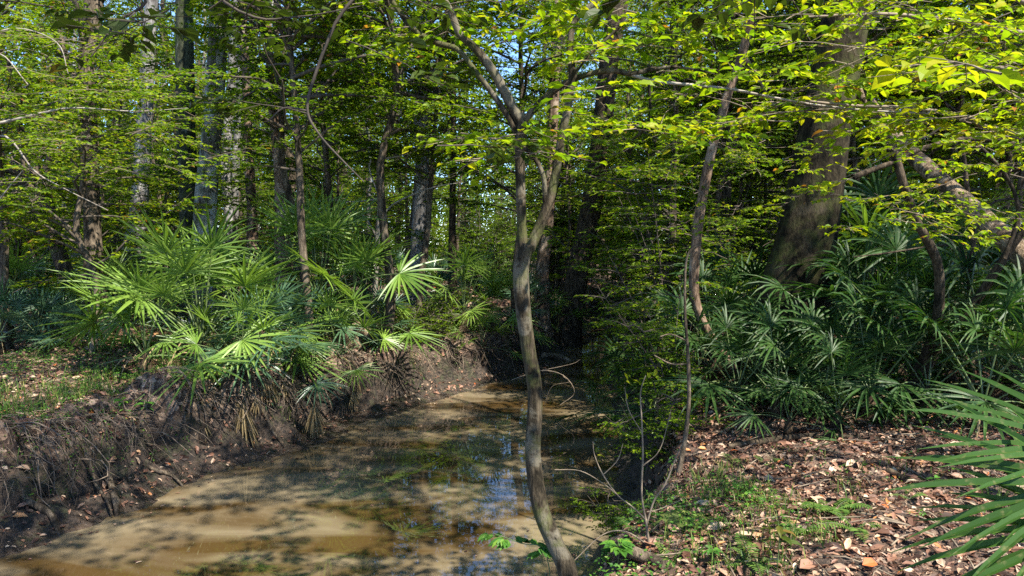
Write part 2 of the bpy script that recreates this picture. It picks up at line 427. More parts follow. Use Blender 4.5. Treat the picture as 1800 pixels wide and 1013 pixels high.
def ribbons(mb, V, mat, rnd):
    """V: (segments, rows, 3 across, xyz) folded strips"""
    n, r = V.shape[:2]
    idx = np.arange(n * r * 3).reshape(n, r, 3)
    q = np.concatenate([np.stack([idx[:, :-1, c], idx[:, :-1, c + 1], idx[:, 1:, c + 1], idx[:, 1:, c]], -1).reshape(n, -1, 4) for c in (0, 1)], 1)
    mb.add(V.reshape(-1, 3), q.reshape(-1, 4), mat, np.repeat(np.asarray(rnd, float), q.shape[1]), False)


def fan(mb, hub, fwd, face, Rr, nseg, span, wid, droop, mat=0, rng=R, fold=.35, rows=6, base_w=None, stiff=1.0):
    """a fan palm blade: pleated segments radiating from the hub"""
    fwd = nrm(np.asarray(fwd, float)); face = np.asarray(face, float); face = nrm(face - fwd * np.dot(face, fwd)); side = np.cross(fwd, face)
    ph = np.linspace(-span / 2, span / 2, nseg) + rng.uniform(-.03, .03, nseg)
    Ls = Rr * (1 - .25 * (np.abs(ph) / (span / 2)) ** 2) * rng.uniform(.88, 1.08, nseg)
    d = np.cos(ph)[:, None] * fwd + np.sin(ph)[:, None] * side + face * rng.uniform(-.06, .16, nseg)[:, None]; d = nrm(d)
    sd = nrm(np.cross(face[None], d)); nn = nrm(np.cross(d, sd))
    t = np.array([0, .12, .32, .55, .8, 1.0])[:rows]
    w = np.array([.12, .75, 1.0, .92, .6, .04])[:rows] * wid
    c = hub + d[:, None, :] * (Ls[:, None] * t[None])[..., None]
    dr = droop * rng.uniform(.5, 1.5, nseg)
    c = c + np.array([0, 0, -1.]) * (dr[:, None] * Ls[:, None] * t[None] ** 2.2)[..., None]
    # a few segments broken and hanging
    ww = w[None, :, None] * .5 * rng.uniform(.8, 1.15, nseg)[:, None, None]
    cr = sd[:, None, :] * ww; lift = nn[:, None, :] * ww * fold * 1.6
    V = np.stack([c - cr + lift, c, c + cr + lift], 2)
    ribbons(mb, V, mat, rng.uniform(0, 1, nseg))


# ------------------------------------------------------------------ ground, water
def build_ground():
    xs = np.concatenate([-(9 + np.cumsum(.08 * 1.07 ** np.arange(1, 73)))[::-1], np.arange(-9, 9.001, .055), 9 + np.cumsum(.08 * 1.07 ** np.arange(1, 73))])
    ys = np.concatenate([1.5 - np.cumsum(.1 * 1.09 ** np.arange(1, 48))[::-1], np.arange(1.5, 16, .055), 16 + np.cumsum(.06 * 1.05 ** np.arange(1, 92))])
    X, Y = np.meshgrid(xs, ys); Z = ground_z(X, Y)
    face = (Z > .1) & (Z < .85)
    X2 = X + face * (.10 * vnoise(X * 5, Y * 5, Z * 7, s=41) + .035 * vnoise(X * 16, Y * 16, Z * 16, s=43)); Y2 = Y + face * .07 * vnoise(X * 7, Y * 7, Z * 7, s=42)
    V = np.stack([X2, Y2, Z], -1).reshape(-1, 3); ny, nx = X.shape
    i = np.arange(ny - 1)[:, None] * nx; j = np.arange(nx - 1)[None]
    q = np.stack([i + j, i + j + 1, i + nx + j + 1, i + nx + j], -1).reshape(-1, 4)
    mb = MB(); mb.add(V, q, 0, .5, True); o = mb.obj('ground', ['ground']); tag(o, kind='structure')
    mb = MB(); n = 2
    mb.add([(-40, -35, 0), (40, -35, 0), (40, 60, 0), (-40, 60, 0)], [[0, 1, 2, 3]])
    o = mb.obj('water', ['water']); tag(o, kind='structure')


build_ground()


# ------------------------------------------------------------------ crowns
def spray_branch(wood, lf, p0, az, L, el, rng, leaf=.062, twigs=1.0, wmat=0, lmat=0, fine=False, r0=None, dens=1.0, droop=.18, bright=0., zig=.05):
    """a horizontal layered branch: axis, side twigs, leaves in flat sprays"""
    n = 7; t = np.linspace(0, 1, n)
    h = np.array([math.cos(az), math.sin(az), 0]); s = np.array([-h[1], h[0], 0])
    P = p0 + h * (L * t * math.cos(el))[:, None] + np.array([0, 0, 1.]) * (L * (t * math.sin(el) - droop * t ** 2))[:, None]
    P[1:] += rng.normal(0, zig * L / n * 2.5, (n - 1, 3)) * np.array([1, 1, .4])
    r0 = r0 or .007 + .007 * L
    tube(wood, P, r0 * (1 - .85 * t), 5, wmat)
    nt_ = int(L / .085 * twigs) + 2
    tt = np.sort(rng.uniform(.18, 1, nt_)); B = np.stack([np.interp(tt, t, P[:, k]) for k in range(3)], 1)
    sg = np.where(np.arange(nt_) % 2, 1, -1); tl = (.18 + .45 * L * .5 * (1.15 - tt)) * rng.uniform(.6, 1.2, nt_)
    dirs = nrm(h * rng.uniform(.5, 1.0, nt_)[:, None] + s * (sg * rng.uniform(.6, 1, nt_))[:, None] + np.array([0, 0, 1.]) * rng.normal(0, .12, nt_)[:, None])
    twig_bunch(wood, B, B + dirs * tl[:, None] - np.array([0, 0, .1]) * tl[:, None], .0022, .0008, wmat)
    # leaves
    cnt = np.maximum(3, (tl / (leaf * .5) * dens * 1.45)).astype(int)
    ki = np.repeat(np.arange(nt_), cnt); m = len(ki)
    u = rng.uniform(.1, 1.05, m)
    pos = B[ki] + dirs[ki] * (tl[ki] * u)[:, None] - np.array([0, 0, .1]) * (tl[ki] * u ** 2)[:, None]
    side = np.cross(dirs[ki], [0, 0, 1.]); sg2 = rng.choice([-1, 1], m)
    d = dirs[ki] * rng.uniform(.3, 1, m)[:, None] + side * (sg2 * rng.uniform(.4, 1, m))[:, None] + np.array([0, 0, -1.]) * rng.uniform(-.15, .45, m)[:, None]
    nr_ = np.array([0, 0, 1.]) + rng.normal(0, .38, (m, 3))
    sz = leaf * rng.uniform(.6, 1.25, m)
    leaves(lf, pos, d, nr_, sz, sz * .56, np.where(rng.uniform(0, 1, m) < .012, 1, np.clip(rng.beta(2.2, 2.4, m) + bright, 0, .93)), lmat, fine)


def understory_proto(seed, h, cr, nb, leaf, base=.22):
    rng = np.random.RandomState(seed)
    tr = MB(); cw = MB()
    n = 9; t = np.linspace(0, 1, n)
    lean = rng.uniform(-.12, .12, 2) * h
    P = np.stack([lean[0] * t ** 1.5 + rng.normal(0, .05, n), lean[1] * t ** 1.5 + rng.normal(0, .05, n), h * t - .15], 1); P[0, :2] = 0
    PP, RR = smooth_path(P, (.02 + .0065 * h) * (1 - .85 * t) + .006, 3)
    tube(tr, PP, RR, 8, 0, .12, 9, flare=.5)
    for i in range(nb):
        u = base + (1 - base) * (i + rng.uniform(0, 1)) / nb
        p0 = np.array([np.interp(u, t, P[:, k]) for k in range(3)])
        L = cr * (math.sin(math.pi * min(1, (u - base + .12) / (1.12 - base)) ** .8) * .8 + .25) * rng.uniform(.6, 1.15)
        spray_branch(cw, cw, p0, rng.uniform(0, 2 * math.pi), L, rng.uniform(-.1, .75) + .3 * u, rng, leaf, 1.0, 0, 1, droop=rng.uniform(.05, .35))
    return tr.mesh('trunk', ['bark_brown']), cw.mesh('crown', ['twig_dark', 'leaf_under'])


def canopy_crown(seed, cr, chh, nclump, per, leaf, lm='leaf_canopy'):
    """crown of a tall tree, its origin where the bare trunk ends"""
    rng = np.random.RandomState(seed); mb = MB()
    nl = 13; ends = []
    tube(mb, np.array([[0, 0, -.3], [.1, .05, chh * .3], [-.1, .1, chh * .6], [0, 0, chh * .95]]), [.15, .11, .07, .02], 7, 0)
    for i in range(nl):
        a = i * 2.4 + rng.uniform(-.3, .3); z0 = chh * (i / nl) * .85; L = cr * rng.uniform(.65, 1.05) * (1 - .45 * i / nl)
        e = np.array([math.cos(a) * L, math.sin(a) * L, z0 + L * rng.uniform(.25, .7)])
        mid = np.array([e[0] * .5, e[1] * .5, z0 + (e[2] - z0) * .35]) + rng.normal(0, .12, 3)
        P, r = smooth_path([[0, 0, z0], mid, e], [.07, .045, .012], 4); tube(mb, P, r, 6, 0)
        for k in range(5):
            u = rng.uniform(.35, 1); b = P[int(u * (len(P) - 1))]; f = b + rng.normal(0, 1, 3) * np.array([.8, .8, .5]) * cr * .2
            tube(mb, np.array([b, (b + f) / 2 + rng.normal(0, .06, 3), f]), [.02, .013, .004], 4, 0); ends.append(f)
        ends.append(e)
    ends = np.array(ends)
    ce = ends[rng.randint(0, len(ends), nclump)] + rng.normal(0, 1, (nclump, 3)) * np.array([.55, .55, .35]) * cr * .22
    ki = np.repeat(np.arange(nclump), per); m = len(ki)
    off = rng.normal(0, 1, (m, 3)) * np.array([.30, .30, .16]) * rng.uniform(.6, 1.3, nclump)[ki][:, None]
    pos = ce[ki] + off
    d = nrm(off) + rng.normal(0, .6, (m, 3)) + np.array([0, 0, -.3]); nr_ = np.array([0, 0, .8]) + rng.normal(0, .6, (m, 3))
    sz = leaf * rng.uniform(.6, 1.3, m)
    leaves(mb, pos, d, nr_, sz, sz * .55, np.clip(rng.beta(2, 2.5, m) + rng.normal(0, .12, nclump)[ki], 0, 1), 1)
    return mb.mesh('crown', ['bark_dark', lm])


UNDER = [understory_proto(101, 6.0, 2.1, 44, .070), understory_proto(102, 7.5, 2.4, 50, .072), understory_proto(103, 4.6, 1.9, 34, .066),
         understory_proto(104, 9.0, 2.5, 58, .078), understory_proto(105, 3.2, 1.5, 26, .060, .12), understory_proto(106, 6.5, 2.5, 46, .068, .42), understory_proto(107, 8, 2.9, 54, .074, .36)]
CROWNS = [canopy_crown(201, 4.2, 7.5, 190, 50, .125), canopy_crown(202, 3.4, 9, 180, 50, .12), canopy_crown(203, 4.8, 6, 190, 50, .13)]


def shrub_proto(seed, h, wd, ns, leaf):
    rng = np.random.RandomState(seed); st_ = MB(); fo = MB(); fo.n = 0
    for i in range(ns):
        a = rng.uniform(0, 6.28); e = np.array([math.cos(a) * wd * rng.uniform(.3, 1), math.sin(a) * wd * rng.uniform(.3, 1), h * rng.uniform(.6, 1)])
        P, r = smooth_path([[rng.normal(0, .05), rng.normal(0, .05), -.1], e * np.array([.35, .35, .5]) + rng.normal(0, .05, 3), e], [.012, .008, .003], 4)
        tube(st_, P, r, 5, 0)
        for k in range(9):
            b = P[int(rng.uniform(.25, 1) * (len(P) - 1))]
            spray_branch(fo, fo, b, rng.uniform(0, 6.28), rng.uniform(.25, .6) * wd, rng.uniform(0, .7), rng, leaf, .9, 0, 1, droop=.15)
    return st_.mesh('stem', ['twig_dark']), fo.mesh('foliage', ['twig_dark', 'leaf_shrub'])


SHRUBS = [shrub_proto(301, 1.9, .9, 8, .05), shrub_proto(302, 1.2, .8, 7, .042), shrub_proto(303, 2.8, 1.1, 8, .055)]


def link_mesh(name, me, parent, loc=(0, 0, 0), sc=1, rz=0):
    o = bpy.data.objects.new(name, me); COL.objects.link(o); o.parent = parent; o.location = loc
    o.scale = (sc,) * 3 if np.isscalar(sc) else sc; o.rotation_euler = (0, 0, rz); return o


def queue(o, adj, noun, group, ref): LABEL_QUEUE.append((o, adj, noun, group, ref))


# ------------------------------------------------------------------ trees given by their outline in the photo
def px_path(rows, Y, grow=True, extend_up=0.0):
    """rows (px, py, width px[, depth]); listed from the top down; last one is carried down to the ground"""
    P = []; Rr = []
    for r in rows:
        y = r[3] if len(r) > 3 else Y
        P.append(at(r[0], r[1], y)); Rr.append(r[2] / F * y * .5)
    P = np.array(P)[::-1]; Rr = np.array(Rr)[::-1]
    if grow:
        g = gz(P[0][0], P[0][1])
        if P[0][2] > g - .1:
            d = P[0] - P[1]; d = d / max(abs(d[2]), .05); d = d * (P[0][2] - g + .15)
            b = P[0] + np.array([np.clip(d[0], -.6, .6), np.clip(d[1], -.6, .6), -(P[0][2] - g + .15)])
            P = np.vstack([b, P]); Rr = np.concatenate([[Rr[0] * 1.12], Rr])
    if extend_up:
        d = P[-1] - P[-3 if len(P) > 3 else -2]; d = d / max(d[2], .05); k = extend_up - P[-1][2]
        if k > 0:
            P = np.vstack([P, P[-1] + d * np.array([.6, .6, 1]) * k * .5, P[-1] + d * np.array([.4, .4, 1]) * k]); Rr = np.concatenate([Rr, [Rr[-1] * .85, Rr[-1] * .6]])
    return P, Rr


def px_tree(name, label, rows, Y, bark, top=13, crown=0, csc=1.0, sides=16, bump=.16, flare=.5, cat='tree', seed=1, sub=5, group=None, extra=()):
    P, Rr = px_path(rows, Y, True, top); base = P[0] + [0, 0, .15]
    root = empty(name, base); tag(root, label, cat, group)
    PP, RR = smooth_path(P, Rr, sub)
    mb = MB(); tube(mb, PP, RR, sides, 0, bump, 1.2 / max(RR.mean(), .03) * .35, flare=flare, seed=seed); mb.obj('trunk', [bark], root, base)
    for rows2, yy in extra:
        p, r = px_path(rows2, yy, False); p, r = smooth_path(p[::-1], r[::-1], 4)
        mb = MB(); tube(mb, p, r, 7, 0, .12, 8); mb.obj('limb', [bark], root, base)
    if crown is not None:
        link_mesh('crown', CROWNS[crown], root, Vector(P[-1] - base) - Vector((0, 0, .4)), csc, seed)
    return root


px_tree('leaning_tree', 'thick dark trunk leaning over the fan palms, mossy with a sunlit flank', [(1500, -60, 80), (1480, 60, 82), (1464, 150, 84), (1448, 230, 88), (1430, 340, 97), (1410, 440, 106), (1390, 530, 128)], 9, 'bark_big', 15, 0, .75, 44, .26, .5, seed=3, sub=12)
px_tree('forest_tree', 'dark mossy trunk, the darker of the two straight twins', [(322, -60, 28), (325, 100, 30), (328, 250, 31), (334, 350, 35), (337, 440, 38)], 14, 'bark_mossy', 17, 1, .6, 18, .1, seed=5)
px_tree('forest_tree', 'grey trunk blotched with white lichen, the paler of the two twins', [(386, -60, 30), (381, 100, 33), (371, 250, 34), (362, 350, 38), (362, 430, 42)], 13, 'bark_lichen', 17, None, .8, 18, .1, seed=6)
px_tree('forest_tree', 'pale ash grey trunk with a flared foot between dark trunk and twins', [(268, -40, 20), (262, 60, 22), (255, 200, 25), (247, 330, 28), (243, 400, 34), (238, 450, 48)], 17, 'bark_pale', 17, None, 1, 16, .1, seed=7)
px_tree('forest_tree', 'dark brown flaky trunk standing by the bank palms', [(168, -60, 30), (165, 0, 30), (160, 70, 30), (152, 120, 28), (158, 250, 26), (163, 400, 29), (166, 500, 36)], 11, 'bark_brown', 16, 1, .55, 14, .22, seed=8,
        extra=[([(150, 125, 16), (130, 135, 11), (112, 85, 8), (100, 20, 5)], 11)])
px_tree('crooked_tree', 'crooked brown trunk forking into bare limbs above the ferny palms', [(40, 240, 12), (60, 290, 18), (82, 350, 21), (93, 410, 25), (112, 470, 26), (130, 520, 30)], 12, 'bark_brown', 5.5, None, 1, 12, .25, seed=9,
        extra=[([(85, 360, 14), (60, 330, 11), (30, 310, 8), (0, 280, 6)], 12), ([(70, 320, 13), (86, 280, 10), (88, 230, 7), (95, 190, 4)], 12), ([(95, 400, 10), (55, 385, 7), (20, 400, 5), (-20, 380, 4)], 11.6)])
px_tree('forest_tree', 'straight grey brown trunk rising at the bend of the creek', [(744, -40, 20), (742, 60, 22), (740, 200, 25), (742, 300, 25), (736, 420, 27), (733, 500, 32), (731, 540, 42)], 15, 'bark_pale', 16, 0, .55, 16, .1, seed=10)
px_tree('forest_tree', 'thin dark brown trunk just beyond the grey creek trunk', [(798, 40, 9), (797, 200, 10), (796, 300, 11), (795, 440, 14), (796, 500, 17)], 17, 'bark_dark', 13, None, .6, 10, .1, seed=11)
px_tree('forest_tree', 'slender whitish trunk beside the lichened twin', [(424, -20, 9), (418, 200, 12), (413, 330, 14), (408, 455, 19)], 20, 'bark_pale', 15, None, .8, 10, .08, seed=12)
px_tree('forest_tree', 'slim tan trunk with peeling bark behind the sunlit palm', [(426, -20, 12), (430, 100, 14), (438, 280, 16), (444, 400, 19), (446, 480, 22)], 16, 'bark_red', 15, None, .8, 12, .18, seed=13)
px_tree('forest_tree', 'short looking reddish trunk with bark peeled at its middle', [(468, -20, 12), (476, 150, 14), (487, 260, 19), (495, 330, 24), (499, 440, 30)], 13, 'bark_red', 14, None, .7, 12, .2, seed=14)
px_tree('forest_tree', 'reddish brown trunk at the water head, seen past the forked tree', [(982, -40, 16), (976, 120, 19), (970, 250, 19), (962, 400, 22), (953, 480, 24), (951, 590, 30)], 16, 'bark_red', 15, None, .8, 12, .12, seed=15)
px_tree('forest_tree', 'heavy dark trunk leaning out over the head of the creek', [(1095, -60, 34), (1072, 100, 34), (1058, 230, 34), (1040, 360, 36), (1018, 470, 40), (1002, 560, 46)], 17.5, 'bark_dark', 17, 2, .55, 16, .12, seed=16)
px_tree('slender_tree', 'thin orange brown trunk curving up past the palms', [(1335, -60, 17), (1322, 20, 16), (1303, 100, 14), (1275, 180, 15), (1250, 270, 17), (1231, 370, 17), (1222, 450, 18), (1221, 520, 17), (1240, 575, 15), (1272, 622, 14)], 8, 'bark_red', 7.5, None, 1, 12, .15, seed=17,
        extra=[([(1305, 100, 10), (1330, 130, 8), (1345, 160, 5), (1360, 185, 3)], 8)])
px_tree('forest_tree', 'dark forked trunk rising just beyond the thin orange one', [(1300, -60, 20), (1288, 40, 22), (1279, 110, 20), (1278, 300, 18), (1272, 420, 18), (1268, 560, 20)], 13, 'bark_dark', 14, None, .8, 12, .12, seed=18)
px_tree('fallen_tree', 'pale holed trunk leaning steeply across the palms', [(1480, 120, 20, 9.5), (1560, 225, 24, 8.6), (1620, 288, 28, 8), (1680, 340, 31, 7.5), (1740, 395, 35, 7), (1800, 450, 41, 6.5), (1900, 540, 56, 6), (2060, 690, 62, 5.6)], 7, 'bark_log', 0, None, 1, 20, .22, .2, seed=19)
px_tree('twisted_vine', 'dark ropy stem snaking up beside the pale leaning trunk', [(1520, 150, 10, 6), (1545, 215, 13, 6), (1572, 270, 14, 6), (1590, 330, 14, 6), (1612, 390, 15, 6.1), (1645, 455, 16, 6.2), (1652, 520, 16, 6.3), (1640, 590, 17, 6.5), (1615, 650, 19, 6.7), (1590, 700, 22, 6.8)], 6.5, 'bark_dark', 0, None, 1, 10, .3, .4, cat='vine', seed=20,
        extra=[([(1572, 285, 9), (1530, 300, 10), (1500, 312, 11)], 6), ([(1572, 285, 8), (1620, 262, 8), (1690, 245, 8), (1760, 246, 7), (1830, 240, 6)], 6)])
px_tree('twisted_vine', 'dark bent stem crossing low behind the ropy one', [(1850, 330, 11, 6.2), (1805, 395, 13, 6.3), (1765, 455, 14, 6.4), (1722, 520, 15, 6.5), (1680, 575, 16, 6.6), (1640, 630, 16, 6.7), (1605, 690, 18, 6.8)], 6.5, 'bark_dark', 0, None, 1, 10, .3, .3, cat='vine', seed=21,
        extra=[([(1765, 455, 8), (1790, 380, 7), (1775, 320, 6), (1735, 270, 6), (1700, 240, 5)], 6.2)])
px_tree('twisted_vine', 'upright knotty dark stem between the ropy stem and pale trunk', [(1690, 240, 6), (1700, 330, 8), (1712, 400, 9), (1705, 480, 10), (1708, 560, 10), (1708, 660, 11)], 7.4, 'bark_dark', 0, None, 1, 8, .3, .3, cat='vine', seed=22,
        extra=[([(1712, 400, 6), (1740, 360, 5), (1775, 350, 4), (1810, 360, 3)], 7.4), ([(1708, 470, 6), (1680, 435, 5), (1640, 433, 4), (1560, 445, 3), (1500, 452, 2)], 7.4)])
px_tree('sapling', 'bare thin upright sapling with a hooked top on the leaf-strewn bank', [(1228, 430, 3), (1207, 455, 4), (1204, 540, 5), (1209, 620, 6), (1211, 700, 7), (1206, 760, 8), (1198, 805, 9)], 5.5, 'bark_brown', 0, None, 1, 8, .1, .3, cat='sapling', seed=23,
        extra=[([(1208, 600, 3), (1180, 588, 3), (1160, 592, 2)], 5.5), ([(1210, 640, 3), (1180, 640, 3), (1150, 625, 2)], 5.5)])
px_tree('bare_sapling', 'dead whitish sapling with bare upswept twigs among palms', [(708, 105, 3), (704, 200, 4), (682, 240, 5), (668, 300, 6), (668, 350, 7), (663, 430, 9), (660, 500, 10)], 12.6, 'twig_pale', 0, None, 1, 7, .1, .2, cat='sapling', seed=24,
        extra=[([(684, 235, 3), (710, 228, 3), (738, 190, 2), (750, 160, 1.5)], 12.6), ([(666, 280, 4), (700, 275, 3), (740, 262, 2.5), (790, 235, 1.5)], 12.6), ([(666, 350, 4), (620, 355, 3), (575, 350, 2)], 12.6), ([(664, 400, 4), (690, 360, 3), (760, 330, 2), (820, 320, 1)], 12.6), ([(664, 420, 4), (640, 380, 3), (610, 370, 2)], 12.6),
               ([(684, 240, 3), (668, 210, 2), (662, 185, 1.5)], 12.6), ([(666, 345, 3), (650, 300, 2.5), (652, 280, 2)], 12.6)])

mt = [o for o in bpy.data.objects if o.get('label', '').startswith('thin orange brown')][0]
MT_BASE = np.array(mt.location)

# the forked hornbeam in front
A0 = np.array(at(1004, 1040, 3.45)); A0[2] = gz(A0[0], A0[1]) - .05
hb = empty('forked_tree', A0); tag(hb, 'crooked forked tree standing at the very edge of the bank', 'tree')


def hb_part(name, rows, Y=3.6, sides=14, parent=hb, base=A0, bark='bark_hornbeam', bump=.24, first=None):
    P = [] if first is None else [first]; Rr = [] if first is None else [rows[0][2] / F * Y * .56]
    for r in rows:
        y = r[3] if len(r) > 3 else Y; P.append(at(r[0], r[1], y)); Rr.append(r[2] / F * y * .37)
    P, Rr = smooth_path(P, Rr, 6); mb = MB(); tube(mb, P, Rr, sides, 0, bump, 9, seed=4)
    return mb.obj(name, [bark], parent, base), P, Rr


hb_part('trunk', [(998, 1013, 50, 3.45), (975, 955, 44, 3.47), (950, 890, 40, 3.5), (937, 800, 36, 3.55), (941, 700, 35), (930, 620, 34), (920, 540, 36), (916, 470, 38), (928, 430, 40)], sides=18, first=A0)
hb_part('stem', [(920, 450, 28), (917, 400, 23), (915, 330, 23), (914, 270, 24), (917, 225, 28), (913, 200, 22)], sides=16)
for k, (dx, dy) in enumerate(((-.30, -.02), (.34, -.12), (.10, .32), (-.12, .30), (.20, -.34))):
    e = A0 + [dx, dy, 0]; m_ = A0 + [dx * .45, dy * .45, 0]
    P = [A0 + [0, 0, .16], [m_[0], m_[1], max(gz(m_[0], m_[1]) + .03, .3)], [e[0], e[1], gz(e[0], e[1]) - .02]]
    P, r = smooth_path(P, [.045, .03, .012], 5); mb = MB(); tube(mb, P, r, 9, 0, .25, 12, seed=k); mb.obj('root', ['bark_hornbeam'], hb, A0)
_, Pr, Rr_ = hb_part('stem', [(930, 440, 30), (948, 400, 25), (966, 350, 23), (980, 290, 21), (987, 240, 20), (1000, 180, 18), (1006, 130, 17), (1002, 80, 16), (1012, 35, 14), (1045, 5, 12), (1080, -50, 9)], sides=14)
_, P1, _ = hb_part('limb', [(915, 215, 24), (895, 178, 23), (868, 128, 22), (835, 85, 21), (808, 60, 18), (792, 20, 15), (765, -30, 13), (730, -120, 9)])
_, P2, _ = hb_part('limb', [(913, 245, 14), (893, 205, 14), (862, 160, 13), (835, 125, 13), (805, 88, 13), (770, 76, 13), (730, 55, 12), (700, 18, 11), (668, -30, 10)])
_, P3, _ = hb_part('limb', [(920, 215, 16), (945, 185, 15), (985, 152, 15), (1030, 132, 13), (1075, 124, 14), (1110, 130, 12), (1145, 122, 10), (1190, 118, 7), (1250, 128, 4)])
_, P4, _ = hb_part('limb', [(1105, 130, 9), (1150, 143, 8), (1220, 150, 7), (1290, 158, 6), (1360, 172, 6), (1430, 184, 5), (1520, 194, 5), (1640, 200, 3)], bark='twig_pale', bump=.05)
hb_part('limb', [(918, 258, 11), (938, 275, 12), (955, 310, 12), (958, 345, 13), (962, 365, 13)])
hb_part('limb', [(1004, 140, 7), (1030, 105, 6), (1070, 65, 6), (1110, 30, 5), (1160, -20, 4)])
hb_part('limb', [(1140, 145, 6), (1143, 190, 6), (1140, 215, 7), (1125, 235, 8), (1112, 245, 4)])


# ------------------------------------------------------------------ leafy sprays belonging to branches near the camera
def near_spray(lf, wood, p0, p1, rng, leaf, n_tw=10, tw=.35, lmat=0, wmat=0, bright=0., fine=True, dens=1.):
    """leafy twig from p0 to p1 with side twigs in a nearly horizontal plane"""
    p0 = np.asarray(p0, float); p1 = np.asarray(p1, float); ax = p1 - p0; L = np.linalg.norm(ax); h = ax / L
    spray_branch(wood, lf, p0, math.atan2(h[1], h[0]), L, math.asin(np.clip(h[2], -.9, .9)) + .1, rng, leaf, .8 * dens, wmat, lmat, fine, r0=.004, droop=.1, bright=bright, dens=.62)


def foliage_region(name_root, boxes, rng, leaf, bright=0., mats=('twig_brown', 'leaf_bright'), base=None, part='foliage', L=(.35, .75), azr=None):
    mb = MB()
    for (x0, y0, x1, y1, d0, d1, n) in boxes:
        for i in range(n):
            Y = rng.uniform(d0, d1); p = at(rng.uniform(x0, x1), rng.uniform(y0, y1), Y)
            a = rng.uniform(0, 6.28) if azr is None else rng.uniform(*azr)
            spray_branch(mb, mb, p, a, rng.uniform(*L), rng.uniform(-.45, .5), rng, leaf, .85, 0, 1, True, r0=.003, droop=.12, bright=bright, dens=.75)
    return mb.obj(part, list(mats), name_root, base)


rg = np.random.RandomState(77)
foliage_region(hb, [(980, 60, 1250, 150, 3.4, 4.0, 9), (1180, 150, 1420, 200, 3.5, 3.9, 9), (1000, 215, 1200, 260, 3.5, 3.9, 4), (1020, -60, 1280, 30, 3.2, 4.2, 9), (700, -40, 960, 30, 3.3, 4.2, 9), (930, 240, 1010, 270, 3.3, 3.6, 2), (690, 225, 900, 260, 3.2, 3.6, 3)], rg, .060, .12, base=A0)

foliage_region(mt, [(1060, 200, 1360, 330, 7, 9.5, 20), (1110, 330, 1330, 470, 7.5, 9.5, 14), (1140, 470, 1260, 560, 7.5, 9, 5)], rg, .05, .1, ('twig_brown', 'leaf_fresh'), MT_BASE, L=(.4, .8))


def overhead_shade(root, base, boxes, rng, name='crown', mats=('twig_brown', 'leaf_under')):  # leafy sprays added above the frame for the shade they cast
    mb = MB()
    for (x0, x1, y0, y1, z0, z1, n) in boxes:
        for i in range(n):
            p = np.array([rng.uniform(x0, x1), rng.uniform(y0, y1), rng.uniform(z0, z1)])
            if p[2] < EYE + .42 * p[1]: p[2] = EYE + .42 * p[1] + rng.uniform(.1, .9)
            spray_branch(mb, mb, p, rng.uniform(0, 6.28), rng.uniform(.5, 1.0), rng.uniform(-.2, .4), rng, .082, .8, 0, 1, False, r0=.004, droop=.12, dens=.8)
    return mb.obj(name, list(mats), root, base)


overhead_shade(hb, A0, [(-1.6, 3.2, 2.2, 6.0, 4.4, 6.6, 26), (0.5, 4, 4.5, 7.0, 5.2, 7.2, 26), (-2.5, 1, 1.5, 4, 4.2, 6.2, 8), (-1.8, 1.5, 3.2, 5.8, 4.8, 6.8, 12), (-3.4, -.3, 2.8, 5.8, 4.9, 6.6, 100), (0.7, 3.8, 3.8, 7.4, 5.0, 7.6, 360)], rg)  # unseen crown added to dapple the creek and shade the left bank
# branch thick with sunny leaves reaching in at the top right: a tree outside the frame on that side
ob = empty('overhanging_tree', (4.4, 3.2, gz(4.4, 3.2))); tag(ob, 'tree whose yellow green sunlit sprays hang across the leaning thick trunk', 'tree')
obb = np.array([4.4, 3.2, gz(4.4, 3.2)])
mb = MB(); P, r = smooth_path([(4.4, 3.2, obb[2] - .2), (4.5, 3.3, 2.4), (4.2, 3.5, 3.8), (4.3, 3.6, 5.5), (4.2, 3.4, 7)], [.09, .075, .06, .04, .015], 5); tube(mb, P, r, 12, 0, .12, 8, flare=.5); mb.obj('trunk', ['bark_hornbeam'], ob, obb)
for rows in ([(1800, 232, 8), (1700, 205, 7), (1600, 190, 6), (1500, 186, 5), (1400, 176, 4)], [(1830, 60, 9), (1700, 40, 7), (1560, 25, 6), (1420, 30, 4)], [(1840, 10, 9), (1780, -30, 7), (1600, -50, 5)], [(1840, 130, 7), (1760, 120, 5), (1640, 110, 4), (1560, 130, 3)]):
    pts = [at(a, b, 3.7) for a, b, c in rows]; pts = [np.array([4.2, 3.5, pts[0][2] - .1])] + pts
    mb = MB(); P, r = smooth_path(pts, [rows[0][2] / F * 2.2] + [c / F * 1.85 for a, b, c in rows], 5); tube(mb, P, r, 7, 0, .05, 8); mb.obj('limb', ['twig_brown'], ob, obb)
foliage_region(ob, [(1350, -40, 1560, 60, 3.2, 4.2, 13), (1540, 0, 1830, 120, 3.0, 4.4, 20), (1570, 110, 1840, 240, 3.0, 4.4, 17), (1380, 170, 1640, 215, 3.4, 4.0, 7), (1640, 190, 1840, 250, 3.0, 3.8, 14), (1390, 70, 1500, 130, 3.6, 4.0, 3), (1500, 240, 1840, 420, 4.8, 6.3, 26), (1180, 230, 1420, 420, 6.5, 9, 16)], rg, .052, .22, base=obb, L=(.3, .65))
overhead_shade(ob, obb, [(3.0, 6.0, 1.0, 5.0, 4.2, 7.5, 18), (5, 7.5, 1, 5, 4.5, 7, 6)], rg)  # unseen sprays added above the frame to dapple water and litter
lf = MB()   # a few big leaves close to the lens
b = at(1760, 140, 2.2)
near_spray(lf, lf, at(1760, 130, 2.0), at(1600, 100, 2.3), rg, .085, lmat=1, bright=.35)
lf.obj('foliage', ['twig_brown', 'leaf_bright'], ob, obb)

